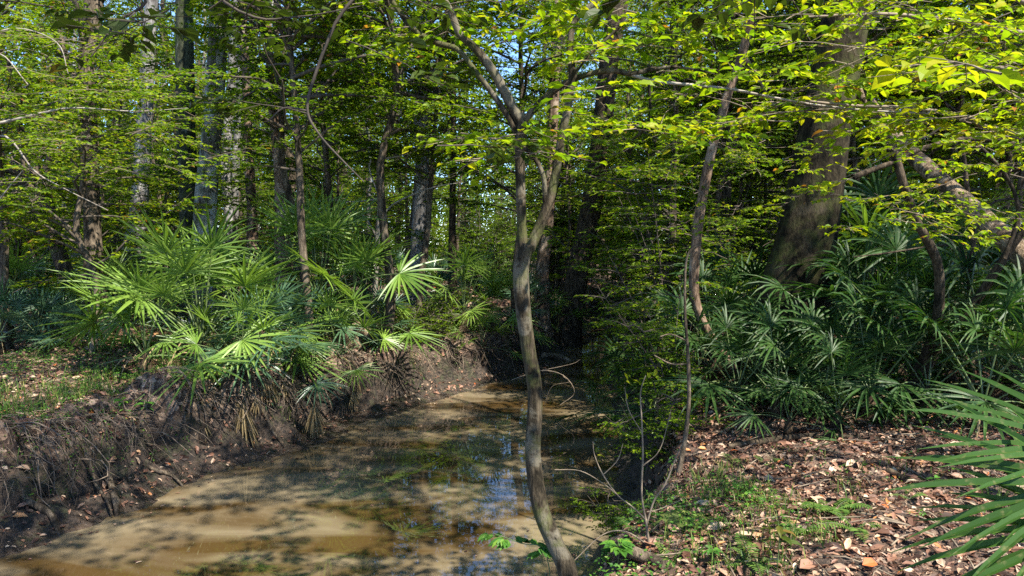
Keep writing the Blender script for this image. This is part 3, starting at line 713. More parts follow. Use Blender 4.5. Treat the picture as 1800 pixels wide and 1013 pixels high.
# shaded branches at the top left, close to the camera
ol = empty('shading_tree', (-3.9, 2.2, gz(-6.5, 2.2))); olb = np.array(ol.location)
olb = np.array([-3.0, 1.4, gz(-8, 1.4)]); ol.location = olb
tag(ol, 'tree whose dark shaded leaves droop over the twin trunks from above', 'tree')
mb = MB(); P, r = smooth_path([(-3.0, 1.4, -.3), (-3.1, 1.5, 2.5), (-2.9, 1.8, 4.2), (-2.6, 2.2, 6.5)], [.1, .08, .06, .03], 5); tube(mb, P, r, 12, 0, .12, 8, flare=.5); mb.obj('trunk', ['bark_hornbeam'], ol, olb)
for rows in ([(-80, -150, 12), (150, -120, 9), (420, -90, 8), (640, -60, 7), (590, 40, 6), (558, 120, 6), (540, 190, 5), (560, 235, 4), (600, 280, 3), (640, 320, 2)], [(60, -120, 9), (250, -10, 6), (205, 40, 4), (160, 100, 2)], [(200, -120, 8), (420, 20, 5), (520, 30, 3), (640, 10, 2)], [(540, 195, 4), (500, 190, 3), (470, 215, 2)]):
    yy = 2.7; pts = [at(a, b, yy) for a, b, c in rows]
    if rows[0][0] != 540: pts = [np.array([-2.9, 1.8, 4.1])] + pts
    cs = [c / F * yy * .5 for a, b, c in rows]; cs = ([cs[0] * 1.3] + cs) if len(pts) > len(cs) else cs
    mb = MB(); P, r = smooth_path(pts, cs, 5); tube(mb, P, r, 7, 0, .05, 8); mb.obj('limb', ['twig_dark'], ol, olb)
foliage_region(ol, [(0, -60, 560, 0, 2.4, 3.0, 9), (60, 10, 420, 60, 2.3, 2.8, 4), (420, -20, 720, 40, 2.6, 3.2, 4), (480, 60, 620, 240, 2.6, 3.0, 2), (560, -60, 1000, -10, 2.4, 3.2, 4), (660, 245, 900, 262, 2.6, 3.1, 1)], rg, .066, .0, ('twig_dark', 'leaf_dark'), olb, L=(.25, .5))  # the dark leaf colour carries the shade on these branches
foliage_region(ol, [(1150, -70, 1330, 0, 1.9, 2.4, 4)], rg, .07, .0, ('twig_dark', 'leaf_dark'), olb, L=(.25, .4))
# long branch entering at the left edge with pale bark
lt = np.array([-7.5, 8.2, gz(-7.5, 8.2)])
lo = empty('spreading_tree', lt); tag(lo, 'small tree at the edge with fine yellow green sprays and pale bare twigs', 'tree')
mb = MB(); P, r = smooth_path([lt - [0, 0, .2], lt + [.05, .1, 1.5], lt + [.3, 0, 3], lt + [.2, .2, 5]], [.07, .055, .04, .02], 5); tube(mb, P, r, 10, 0, .12, 8, flare=.5); mb.obj('trunk', ['bark_brown'], lo, lt)
for rows in ([(-60, 230, 12), (20, 212, 9), (70, 200, 8), (130, 190, 6), (240, 196, 4), (330, 190, 2)], [(-40, 70, 6), (30, 50, 4), (100, 75, 3), (120, 130, 2)], [(-40, 130, 6), (0, 95, 4), (50, 150, 3)], [(-50, 260, 8), (10, 240, 6), (60, 300, 5), (110, 330, 3), (190, 370, 2)], [(-50, 420, 6), (0, 350, 5), (40, 300, 3)]):
    pts = [at(a, b, 8) for a, b, c in rows]; cs = [c / F * 2.3 for a, b, c in rows]
    mb = MB(); P, r = smooth_path(pts, cs, 5); tube(mb, P, r, 6, 0, .05, 8); mb.obj('limb', ['twig_pale'], lo, lt)
foliage_region(lo, [(0, 40, 200, 140, 7, 9.5, 24), (0, 130, 330, 230, 7, 10, 27), (200, 200, 420, 290, 8, 10.5, 8), (0, 230, 260, 330, 7.5, 10, 22)], rg, .055, .1, ('twig_brown', 'leaf_fresh'), lt, L=(.5, 1.1))

# ------------------------------------------------------------------ understory trees, canopy trees, shrubs
LAND = []
def clear_of_creek(x, y, m=.35):
    return x < np.interp(y, YL, XL) - m or x > np.interp(y, YR, XR) + m


rt = np.random.RandomState(5)
count = 0
spots = []
for (n, y0, y1, xr0, xr1) in ((28, 9.5, 16, -.7, .7), (34, 16, 25, -.74, .74), (46, 25, 44, -.78, .78)):
    k = 0; tries = 0
    while k < n and tries < 4000:
        tries += 1
        y = rt.uniform(y0, y1); x = rt.uniform(xr0, xr1) * y
        if not clear_of_creek(x, y, .8): continue
        if any((x - a) ** 2 + (y - b) ** 2 < (1.25 + .02 * y) ** 2 for a, b, c in spots): continue
        px = proj((x, y, 1))[0]
        hi = (y < 13.5 and (180 < px < 720 or px > 1230)) or (y < 16 and 690 < px < 790)   # palms and trunks stay in the open below
        if y < 11 and 600 < px < 1230: continue
        if y < 11.6 and px > 1230: continue
        if 14 < y < 27 and 765 < px < 905: continue
        if y < 15 and 185 < px < 470: continue
        spots.append((x, y, hi)); k += 1
for (x, y) in ((6.6, 6.2), (9.5, 5.5), (6.2, -1.6)): spots.append((x, y, True))  # unseen small trees added beyond the frame to shade the creek
for (px, y) in ((1000, 21), (1110, 18), (1150, 13.5), (1200, 16), (1240, 20), (1300, 14.5), (1340, 18), (1090, 22), (1180, 22), (1560, 14), (1640, 12.5), (1740, 14), (1690, 17)): spots.append(((px - 900) / F * y, y, False))
for i, (x, y, hi) in enumerate(spots):
    pi = rt.choice([5, 6]) if hi else rt.choice([0, 1, 2, 4]) if y < 17 else rt.choice([0, 1, 3, 4])
    tr, cw = UNDER[pi]; s = rt.uniform(.85, 1.25) * (1.15 if y > 24 else 1)
    z = gz(x, y); o = empty('understory_tree', (x, y, z), rt.uniform(0, 6.28)); o.scale = (s, s, s * rt.uniform(.95, 1.15))
    link_mesh('trunk', tr, o); link_mesh('crown', cw, o)
    queue(o, 'leafy', 'small tree', 'small trees under the canopy', (x, y, z + 2.5 * s)); o['category'] = 'tree'

# trunk prototypes for the tall trees of the wood
TRUNKS = []
for i, bk in enumerate(('bark_grey', 'bark_brown', 'bark_pale', 'bark_dark')):
    rng = np.random.RandomState(400 + i); t = np.linspace(0, 1, 9)
    P = np.stack([rng.normal(0, .18, 9) + rng.uniform(-1, 1) * t, rng.normal(0, .18, 9) + rng.uniform(-1, 1) * t, 12 * t - .2], 1); P[0, :2] = 0
    PP, RR = smooth_path(P, .19 * (1 - .55 * t), 4); mb = MB(); tube(mb, PP, RR, 12, 0, .1, 2, flare=.6); TRUNKS.append((mb.mesh('trunk', [bk]), P[-1]))
tall = []
for (n, y0, y1, xr, sc) in ((5, 19, 27, .72, .85), (9, 27, 40, .76, 1.0), (20, 40, 60, .8, 1.15)):
    k = 0; tries = 0
    while k < n and tries < 4000:
        tries += 1; y = rt.uniform(y0, y1); x = rt.uniform(-xr, xr) * y
        if 740 < 900 + F * x / y < 930: continue
        if not clear_of_creek(x, y, .8) or any((x - a) ** 2 + (y - b) ** 2 < 2.2 ** 2 for a, b, *_ in tall): continue
        tall.append((x, y, sc * rt.uniform(.75, 1.15))); k += 1
for i in range(22):
    y = rt.uniform(18, 32); px = rt.choice([rt.uniform(0, 620), rt.uniform(620, 1400)], p=[.65, .35]); x = (px - 900) / F * y
    if 740 < px < 930: continue
    if clear_of_creek(x, y, .5) and not any((x - a) ** 2 + (y - b) ** 2 < 1.5 for a, b, *_ in tall): tall.append((x, y, rt.uniform(.95, 1.2), rt.uniform(.3, .6)))
# unseen trees added as shade givers round the camera, outside the frame
for (x, y, s) in ((14, 4.5, 1.1), (4, -6, 1.0), (-4.5, -4, .9), (17.5, 12, 1.1)):
    tall.append((x, y, s))
for (x, y, s, *ww_) in tall:
    me, top = TRUNKS[rt.randint(4)]; z = gz(x, y); w = ww_[0] if ww_ else rt.uniform(.6, 1.15)
    o = empty('forest_tree', (x, y, z), rt.uniform(0, 6.28))
    link_mesh('trunk', me, o, sc=(s * w, s * w, s)); link_mesh('crown', CROWNS[rt.randint(3)], o, (top[0] * s * w, top[1] * s * w, (top[2] - .8) * s), s * (.35 if ww_ else .62 if -2 < y < 40 else .95), rt.uniform(0, 6))
    queue(o, 'tall straight', 'forest tree', 'tall trees of the wood beyond the creek', (x, y, z + 3)); o['category'] = 'tree'

sh = []
def shrub(x, y, pi, s, adj='small leaved'):
    z = gz(x, y); st_, fo = SHRUBS[pi]; o = empty('shrub', (x, y, z), rt.uniform(0, 6.28)); o.scale = (s,) * 3
    link_mesh('stem', st_, o); link_mesh('foliage', fo, o); queue(o, adj, 'shrub', 'shrubs of the forest floor', (x, y, z + s)); o['category'] = 'shrub'
for (px, Y, pi, s) in ((1100, 9.5, 2, .95), (1150, 8.6, 0, 1.0), (1180, 10.5, 2, 1.1), (1120, 12.5, 0, 1.2), (1240, 11.5, 2, 1.0), (1300, 12.5, 2, 1.0), (760, 12.6, 1, .8), (720, 12.3, 1, .6), (690, 12.8, 1, .7), (800, 13.6, 1, .8), (1110, 7.6, 1, .75), (560, 12.5, 1, .8),
                      (1110, 5.6, 1, .5), (1150, 6.6, 1, .75), (1190, 7.2, 0, .7), (1100, 7.0, 0, .62), (1045, 14.5, 2, .8), (1020, 19.5, 0, .9), (40, 13, 2, 1.0), (210, 14, 0, 1), (880, 19, 0, 1.2), (840, 21, 2, 1.2), (640, 19, 0, 1.2), (560, 22, 2, 1.2), (980, 22, 2, 1.2), (450, 20, 0, 1.2), (300, 19, 2, 1.0), (120, 17, 0, 1.2), (1560, 12, 2, 1.1), (1660, 11, 0, 1.1), (1750, 12.5, 2, 1.2), (1500, 14, 0, 1.2), (1400, 15, 2, 1.2), (1780, 9.5, 2, .9)):
    x = (px - 900) / F * Y
    if clear_of_creek(x, Y, .15): shrub(x, Y, pi, s)

k = 0
while k < 46:
    y = rt.uniform(15, 44); x = rt.uniform(-.72, .72) * y
    if clear_of_creek(x, y, .5): shrub(x, y, rt.choice([0, 2, 2]), rt.uniform(.9, 1.5)); k += 1
for (px, Y) in ((1000, 23), (1040, 26), (1080, 24), (1110, 27), (1140, 24), (1060, 30), (1010, 33), (1120, 34), (980, 28), (1090, 38), (1150, 31), (1035, 37)): shrub((px - 900) / F * Y, Y, 2, 1.4)


# ------------------------------------------------------------------ fan palms
def frond_mesh(rng, L, rad, nseg, span, wid, droop, el, mat, tilt=0., sides=5):
    """one frond leaving the crown in direction +x at elevation el"""
    mb = MB(); sk = MB(); t = np.linspace(0, 1, 6); bend = .25 * L
    P = np.stack([L * t * math.cos(el), np.zeros(6), L * t * math.sin(el) - bend * t ** 2.2 * math.cos(el)], 1)
    for q in (mb, sk): tube(q, P, np.interp(t, [0, 1], [.011, .006]), sides, 1)
    d = nrm(P[-1] - P[-2]); face = np.cross(d, [0, 1, 0]); face = face if face[2] > 0 else -face
    face = face * math.cos(tilt) + np.array([0, 1, 0]) * math.sin(tilt)
    bl = MB(); fan(bl, P[-1], d - face * rng.uniform(.0, .25), face, rad, nseg, span, wid, droop, 0, rng)
    mb.add(np.concatenate(bl.v), np.concatenate(bl.q), 0, np.concatenate(bl.r))
    return mb.mesh('frond', [mat, 'petiole']), bl.mesh('frond', [mat]), sk.mesh('stalk', ['petiole', 'petiole'])


def dead_frond_mesh(rng, L, rad):
    mb = MB(); P, r = smooth_path([(0, 0, 0), (.4 * L, 0, .05 * L), (.65 * L, 0, -.25 * L), (.7 * L, 0, -.75 * L)], [.01, .008, .007, .005], 4)
    tube(mb, P, r, 5, 1)
    fan(mb, P[-1], (.1, 0, -1), (1, 0, .1), rad, 12, 1.0, .022, .05, 0, rng, fold=.7)
    return mb.mesh('dead_frond', ['palm_dead', 'palm_dead'])


rp = np.random.RandomState(9)
FR = {'a': [frond_mesh(rp, rp.uniform(.75, 1.15), rp.uniform(.5, .68), 20, 3.9, .028, rp.uniform(.02, .22), e, 'palm_light', rp.uniform(-.7, .7)) for e in (1.45, 1.25, 1.1, .9, .7, .45, .1)],
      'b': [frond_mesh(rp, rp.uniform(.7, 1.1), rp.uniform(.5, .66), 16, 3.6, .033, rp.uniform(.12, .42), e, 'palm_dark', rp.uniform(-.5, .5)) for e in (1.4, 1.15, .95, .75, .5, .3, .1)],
      'c': [frond_mesh(rp, rp.uniform(.5, .8), rp.uniform(.42, .55), 20, 4.2, .026, rp.uniform(.05, .25), e, 'palm_blue', rp.uniform(-.3, .3)) for e in (1.35, 1.1, .9, .7, .5, .35, .2)],
      'd': [dead_frond_mesh(rp, .75, .42), dead_frond_mesh(rp, .6, .36)]}
mb = MB(); tube(mb, np.array([[0, 0, -.15], [0, 0, .05], [0.01, 0, .2], [0, .01, .34]]), [.09, .10, .075, .03], 10, 0, .5, 22); STUB = mb.mesh('stump', ['fibre'])


def palm(x, y, kind='a', s=1.0, n=14, up=0., dead=2, label=None, full=2 * math.pi, a0=0., group='fan palms of the forest floor', z=None, elmin=0):
    z = gz(x, y) if z is None else z
    o = empty('fan_palm', (x, y, z), 0); o.scale = (s,) * 3; o['category'] = 'palm'
    link_mesh('stump', STUB, o)
    for i in range(n):
        k = min(6, int((i / n) * 7)); k = max(0, min(6 - elmin, k))
        near_ = y < 11; f = link_mesh('frond', FR[kind][k][1 if near_ else 0], o, (0, 0, .25 + up)); sc = rp.uniform(.85, 1.15); f.scale = (sc,) * 3
        f.rotation_euler = (rp.uniform(-.12, .12), rp.uniform(-.12, .12), a0 + (i * 2.4 % full) + rp.uniform(-.3, .3))
        if near_: link_mesh('stalk', FR[kind][k][2], f)
    for i in range(dead):
        f = link_mesh('dead_frond', FR['d'][i % 2], o, (0, 0, .22)); f.rotation_euler = (0, 0, rp.uniform(0, 6.28)); f.scale = (rp.uniform(.7, 1.1),) * 3
    adj = {'a': 'light green', 'b': 'glossy dark', 'c': 'bluish'}[kind]
    if label: tag(o, label, group=group)
    else: queue(o, adj, 'fan palm', group, (x, y, z + .8 * s))
    return o


def palm_px(px, Y, **kw): return palm((px - 900) / F * Y, Y, **kw)


palm_px(350, 9.4, kind='a', s=1.25, n=24, dead=6, up=.1, label='biggest sunlit fan palm, its fronds spread over the bank below the twins')
palm_px(250, 9.0, kind='a', s=.9, n=14, dead=4)
palm_px(455, 9.3, kind='c', s=1.0, n=16, dead=5)
palm_px(420, 8.9, kind='a', s=.72, n=10, dead=2)
palm_px(560, 11.5, kind='a', s=1.35, n=17, up=.25, dead=3)
palm_px(520, 10.4, kind='c', s=1.0, n=12)
palm_px(620, 11.6, kind='a', s=1.1, n=15, up=.15)
palm_px(670, 12.2, kind='c', s=.85, n=11)
palm_px(590, 10.6, kind='a', s=.8, n=11)
palm_px(500, 9.5, kind='c', s=.7, n=8, dead=1)
palm_px(65, 11.5, kind='c', s=.95, n=14)
palm_px(10, 11.0, kind='a', s=.9, n=12)
palm_px(110, 10.8, kind='c', s=.6, n=9)
palm_px(-10, 9.6, kind='c', s=.8, n=12)
palm_px(60, 10.2, kind='c', s=.75, n=12)
palm_px(125, 9.9, kind='c', s=.6, n=9)
palm_px(200, 12.5, kind='a', s=.9, n=12)
palm_px(300, 12.4, kind='c', s=.9, n=11)
palm_px(815, 13.3, kind='a', s=.9, n=14)
palm_px(865, 13.9, kind='a', s=.85, n=14)
palm_px(845, 13.2, kind='a', s=.6, n=9)
palm_px(760, 14.6, kind='c', s=.9, n=12)
palm_px(930, 15.6, kind='c', s=.9, n=12)
palm_px(980, 17.2, kind='a', s=.8, n=10)
for (px, Y, k) in ((640, 19, 'c'), (690, 21, 'c'), (770, 20, 'c'), (830, 22, 'c'), (880, 21, 'a'), (930, 24, 'c'), (560, 20, 'a'), (800, 26, 'c'), (720, 25, 'c'), (500, 17, 'c'), (440, 19, 'a'), (220, 17, 'c'), (150, 16, 'c'), (90, 18, 'a'), (30, 16, 'c'), (980, 27, 'c'), (1120, 20, 'a'), (1180, 18, 'b'), (1240, 17, 'c'), (1330, 16, 'b'), (870, 28, 'c'), (380, 16, 'c'), (1060, 19, 'c'), (1500, 14, 'c'), (1600, 15, 'c'), (1700, 13.5, 'c'), (1790, 14, 'c')):
    x = (px - 900) / F * Y
    if clear_of_creek(x, Y, .3): palm(x, Y, k, rp.uniform(.85, 1.15), 11, dead=1)
# right bank thicket
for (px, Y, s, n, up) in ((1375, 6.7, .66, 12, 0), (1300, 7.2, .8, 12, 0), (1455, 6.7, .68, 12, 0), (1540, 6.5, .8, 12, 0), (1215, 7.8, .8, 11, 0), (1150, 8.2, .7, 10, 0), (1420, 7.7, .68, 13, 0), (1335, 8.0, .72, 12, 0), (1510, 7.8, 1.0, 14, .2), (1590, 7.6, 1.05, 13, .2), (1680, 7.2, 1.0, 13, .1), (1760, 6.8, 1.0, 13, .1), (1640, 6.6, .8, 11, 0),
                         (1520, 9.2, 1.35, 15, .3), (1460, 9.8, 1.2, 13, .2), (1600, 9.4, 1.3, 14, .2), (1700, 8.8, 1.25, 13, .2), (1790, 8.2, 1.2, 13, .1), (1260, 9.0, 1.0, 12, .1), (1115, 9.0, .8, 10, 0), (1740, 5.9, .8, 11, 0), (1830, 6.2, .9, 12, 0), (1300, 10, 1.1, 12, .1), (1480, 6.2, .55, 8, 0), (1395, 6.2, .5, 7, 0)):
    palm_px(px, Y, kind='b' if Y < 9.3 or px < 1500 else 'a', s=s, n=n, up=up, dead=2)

# the palm at the right edge, close by: fronds built where the photo shows them
fb = np.array([1.95, 2.15, gz(1.95, 2.15)])
fp = empty('fan_palm', fb); tag(fp, 'big fan palm close by with long blades reaching in from the frame edge', 'palm', 'fan palms of the forest floor')
mb = MB(); tube(mb, fb + np.array([[0, 0, -.15], [0, 0, .05], [0.01, 0, .2], [0, .01, .34]]), [.09, .10, .075, .03], 10, 0, .5, 22); mb.obj('stump', ['fibre'], fp, fb)
rq = np.random.RandomState(31)
for (hx, hy, Y, tx, ty, rad, nseg, span, dr, mat) in ((1950, 800, 2.25, 1600, 725, .60, 18, 2.6, .12, 'palm_mid'), (1925, 860, 2.1, 1590, 855, .56, 17, 2.4, .15, 'palm_mid'), (1930, 940, 2.0, 1630, 1000, .52, 15, 2.4, .2, 'palm_mid')):
    mb = MB(); hub = at(hx, hy, Y); tip = at(tx, ty, Y + .15)
    P, r = smooth_path([fb + [0, 0, .25], (fb + hub) / 2 + [0, 0, .22], hub], [.011, .009, .007], 5); sk = MB(); tube(sk, P, r, 7, 0)
    fan(mb, hub, tip - hub, np.array([-.15, -.55, .85]), rad, nseg, span, .026, dr, 0, rq, fold=.5); fo_ = mb.obj('frond', [mat], fp, fb); sk.obj('stalk', ['petiole'], fo_, fb)

# ------------------------------------------------------------------ pale and drooping details of the bank
def hanging_dead(px, py, Y, ln, label):
    hub = at(px, py, Y); b = hub + [0, .35, .25]
    o = empty('dead_palm_frond', b); tag(o, label, 'palm frond', 'dead fronds hanging over the creek bank')
    mb = MB(); P, r = smooth_path([b, hub + [0, .12, .12], hub], [.009, .008, .006], 5); tube(mb, P, r, 6, 1); mb.obj('stalk', ['palm_dead', 'palm_dead'], o, b)
    mb = MB(); fan(mb, hub, (.05, 0, -1), (0, -1, .1), ln, 16, .75, .026, .0, 0, rq, fold=.9); mb.obj('blade', ['palm_dead'], o, b)


hanging_dead(428, 706, 8.5, .62, 'dry straw coloured frond hanging fanned above the muddy bank')
hanging_dead(553, 706, 9.2, .50, 'pale folded dead frond dangling to the water edge')
hanging_dead(352, 720, 8.3, .48, 'thin grey dead frond hanging against the dark roots')
hanging_dead(590, 560, 11.2, .40, 'bleached dead frond curled beside the rounded tan stump')
hanging_dead(300, 640, 8.9, .5, 'brown dead frond drooping over the lip under the biggest palm')
hanging_dead(395, 640, 8.9, .55, 'grey brown skirt frond just above the straw coloured hanging frond')
hanging_dead(470, 650, 9.0, .5, 'shaggy dead frond between the straw coloured and the pale folded one')
hanging_dead(510, 640, 9.4, .45, 'short tan dead frond above the pale folded one')
hanging_dead(250, 650, 8.6, .5, 'ragged dead frond at the mossy end of the palm skirts')

# rounded tan stump on the bank
sb = np.array([at(622, 600, 11.6)[0], 11.6, gz(at(622, 600, 11.6)[0], 11.6)])
so = empty('stump', sb); tag(so, 'rounded tan rotten stump on the bank between palms', 'stump')
mb = MB(); P, r = smooth_path([sb + [-.02, 0, -.1], sb + [-.02, 0, .15], sb + [.03, -.02, .28], sb + [.16, -.05, .30], sb + [.30, -.08, .16]], [.15, .14, .13, .11, .05], 5); tube(mb, P, r, 16, 0, .3, 7); mb.obj('wood', ['bark_log'], so, sb)

# ------------------------------------------------------------------ roots and hanging strands on the left bank
rr = np.random.RandomState(55)
mb = MB()
for i in range(1000):
    y = rr.uniform(5.2, 13.6); x = np.interp(y, YL, XL) + .22 * 0 - rr.uniform(.5, 1.1)
    z = gz(x, y)
    if z < .42: continue
    L = rr.choice([rr.uniform(.12, .3), rr.uniform(.3, .75)]); p = np.array([x, y, z + .02]); out = np.array([rr.uniform(.1, .45), rr.uniform(-.22, .1), 0])
    P = np.stack([p, p + out * .6 + [0, 0, .02], p + out + [rr.normal(0, .08), rr.normal(0, .08), -L * .5], p + out * 1.1 + [rr.normal(0, .16), rr.normal(0, .12), -L]])
    P[:, 2] = np.maximum(P[:, 2], .02); w = rr.choice([.0015, .003, .007], p=[.5, .38, .12])
    PP, r_ = smooth_path(P, [w, w, w * .8, w * .4], 2); tube(mb, PP, r_, 4, 0)
tag(mb.obj('bank_roots', ['root']), 'mass of thin roots and strands hanging down the cut creek bank', 'roots', kind='stuff')
for i, (px, py, pts, w, lab) in enumerate(((165, 845, [(150, 800), (165, 850), (185, 880)], 16, 'thick crooked root bending down to the mud, beside a dark stub'), (200, 870, [(190, 845), (203, 880), (205, 905)], 22, 'short black stub of root standing at the water edge'),
                                       (290, 850, [(270, 825), (300, 835), (318, 850)], 12, 'pale forked root lying on mud by the water'), (80, 900, [(50, 880), (85, 905), (100, 930)], 24, 'dark wet root knuckle in the mud at the frame edge'),
                                       (470, 760, [(460, 720), (480, 760), (500, 785)], 11, 'slanting root under the straw coloured hanging frond'))):
    P = []
    for a, b in pts: P.append(hit(a, b, 5.2, 11, .03) + [0, 0, .02])
    P = np.array(P); P = np.vstack([P[0] + [-.45, .35, .12], P[0] + [-.15, .1, .06], P, P[-1] + (P[-1] - P[-2]) * .6 + [0, 0, -.06]]); ww = w / F * P[1][1] * .27
    o = empty('tree_root', P[0]); tag(o, lab, 'root', 'exposed roots of the creek bank')
    PP, r_ = smooth_path(P, [ww * .8, ww, ww, ww * .9, ww * .6, ww * .25][:len(P)], 5); mb = MB(); tube(mb, PP, r_, 10, 0, .4, 14, seed=i); mb.obj('root', ['bark_brown'], o, P[0])


# ------------------------------------------------------------------ leaf litter, grass, ground cover
def scatter_xy(rng, n, region, land=True):
    x = rng.uniform(region[0], region[1], n); y = rng.uniform(region[2], region[3], n); z = ground_z(x, y); return x, y, z


def normals(x, y):
    e = .03; zx = (ground_z(x + e, y) - ground_z(x - e, y)) / (2 * e); zy = (ground_z(x, y + e) - ground_z(x, y - e)) / (2 * e)
    return nrm(np.stack([-zx, -zy, np.ones_like(x)], 1))


def litter(rng, n, region, size, zmin, mb, thick=.03):
    x, y, z = scatter_xy(rng, n, region); k = z > zmin; x, y, z = x[k], y[k], z[k]; m = len(x)
    nn = normals(x, y); a = rng.uniform(0, 6.28, m); d = np.stack([np.cos(a), np.sin(a), rng.normal(0, .22, m)], 1)
    nr_ = nn + rng.normal(0, .33, (m, 3)); L = size * np.minimum(rng.lognormal(-.1, .58, m), 2.3)
    d = nrm(d - nn * np.sum(d * nn, 1, keepdims=True) + rng.normal(0, .16, (m, 3)))
    pos = np.stack([x, y, z + rng.uniform(.002, thick, m)], 1) - d * (L * .5)[:, None]
    leaves(mb, pos, d, nr_, L, L * rng.uniform(.3, .62, m), rng.uniform(0, 1, m) ** 1.25, 0, True, curl=.22)


rl = np.random.RandomState(66); mb = MB()
litter(rl, 36000, (-1, 6.5, 2.2, 8.0), .043, .3, mb); litter(rl, 26000, (-.5, 5.5, 2.2, 6.5), .022, .3, mb); litter(rl, 16000, (0, 9, 7, 15), .07, .3, mb, .05)
litter(rl, 26000, (-9, 1, 5, 14.5), .055, .5, mb); litter(rl, 26000, (-6.5, 1, 4.5, 14.5), .038, .015, mb)
litter(rl, 16000, (-16, 14, 13, 28), .12, .3, mb, .05)
fx = rl.uniform(-5, 2.2, 2600); fy = rl.uniform(4.2, 14, 2600); fz = ground_z(fx, fy)
k = ((fz > -.16) & (fz < .0)) | ((rl.uniform(0, 1, 2600) < .022) & (fz < 0)); fx, fy = fx[k], fy[k]; fa = rl.uniform(0, 6.28, len(fx))
leaves(mb, np.stack([fx, fy, np.full(len(fx), .006)], 1), np.stack([np.cos(fa), np.sin(fa), np.zeros(len(fx))], 1), np.tile([0, 0, 1.], (len(fx), 1)) + rl.normal(0, .06, (len(fx), 3)), rl.uniform(.02, .07, len(fx)), rl.uniform(.01, .03, len(fx)), rl.uniform(0, 1, len(fx)), 0, True, .02)
tag(mb.obj('leaf_litter', ['litter']), 'brown and tan fallen leaves strewn over the forest floor', 'leaf litter', kind='stuff')


def blades(rng, n, region, zmin, zmax, h, mb, per=9, mask=None, spread=.05):
    x, y, z = scatter_xy(rng, n, region); k = (z > zmin) & (z < zmax)
    if mask is not None: k &= fbm(x * mask[0], y * mask[0], s=mask[2], o=3) > mask[1]
    x, y, z = x[k], y[k], z[k]; x = np.repeat(x, per); y = np.repeat(y, per); z = np.repeat(z, per); m = len(x)
    x = x + rng.normal(0, spread, m); y = y + rng.normal(0, spread, m); z = ground_z(x, y)
    a = rng.uniform(0, 6.28, m); hh = h * rng.uniform(.4, 1.3, m); out = np.stack([np.cos(a), np.sin(a), np.zeros(m)], 1); le = rng.uniform(.2, .9, m)[:, None]
    p = np.stack([x, y, z - .01], 1); s = np.cross(out, [0, 0, 1.]); w = (.0025 + .006 * h) * rng.uniform(.6, 1.2, m)[:, None]
    up = np.array([0, 0, 1.]); H1 = hh[:, None]
    rows = [p, p + up * H1 * .5 + out * H1 * le * .2, p + up * H1 * .82 + out * H1 * le * .6, p + up * H1 * .8 + out * H1 * le * 1.1]
    V = np.stack([np.stack([q - s * w * f, q, q + s * w * f], 1) for q, f in zip(rows, (1, .9, .6, .05))], 1)
    ribbons(mb, V, 0, rng.uniform(0, 1, m))


rb = np.random.RandomState(88); mb = MB()
blades(rb, 260, (-8, .5, 5.4, 14), .45, 1.0, .16, mb, 9, (1.2, -.05, 51)); blades(rb, 420, (-.4, 1.8, 2.6, 5.6), .4, 1.6, .11, mb, 8, (1.6, -.1, 52)); blades(rb, 160, (1.5, 4.2, 2.6, 5.6), .55, 1.6, .10, mb, 8, (1.6, .02, 52))
blades(rb, 500, (-14, 1, 9, 20), .6, 2, .22, mb, 10, (.7, .02, 53)); blades(rb, 260, (1, 10, 9, 20), .6, 2, .25, mb, 10, (.7, .0, 54))
blades(rb, 3600, (-6.5, 1, 5.2, 14), .32, .95, .16, mb, 9, (1.6, -.15, 57), .06)
tag(mb.obj('grass', ['grass']), 'thin green grass blades along the bank lips', 'grass', kind='stuff')


def cover(rng, n, region, zmin, size, mb, mask, hgt=.12):
    x, y, z = scatter_xy(rng, n, region); k = (z > zmin) & (fbm(x * mask[0], y * mask[0], s=mask[2], o=3) > mask[1]); x, y, z = x[k], y[k], z[k]
    per = 7; x = np.repeat(x, per) + rng.normal(0, size, len(x) * per); y = np.repeat(y, per) + rng.normal(0, size, len(y) * per); m = len(x)
    z = ground_z(x, y) + rng.uniform(.02, hgt, m); a = rng.uniform(0, 6.28, m)
    d = np.stack([np.cos(a), np.sin(a), rng.normal(0, .3, m)], 1); L = size * rng.uniform(.5, 1.2, m)
    leaves(mb, np.stack([x, y, z], 1), d, np.array([0, 0, 1]) + rng.normal(0, .35, (m, 3)), L, L * .55, rng.uniform(0, 1, m), 0)


mb = MB()
cover(rb, 2600, (-9, .8, 6, 14.5), .5, .035, mb, (1.0, .02, 61)); cover(rb, 6000, (-6.5, 0, 5.4, 12), .22, .03, mb, (1.3, -.05, 67), .12); cover(rb, 1500, (-3.5, .6, 10, 14.5), .25, .035, mb, (.9, -.3, 62), .35)
cover(rb, 2200, (-16, 16, 13.5, 28), .5, .08, mb, (.5, -.05, 63), .3); cover(rb, 800, (-.3, 1.6, 2.8, 6.2), .3, .03, mb, (1.5, -.12, 64), .14); cover(rb, 900, (1.4, 9, 7, 14), .5, .05, mb, (.8, -.1, 65), .25)
cover(rb, 220, (1.0, 4.5, 2.8, 6.5), .6, .022, mb, (1.8, .1, 66), .05)
tag(mb.obj('ground_cover', ['leaf_seedling']), 'low small leaved green ground cover on banks and floor', 'ground cover', kind='stuff')

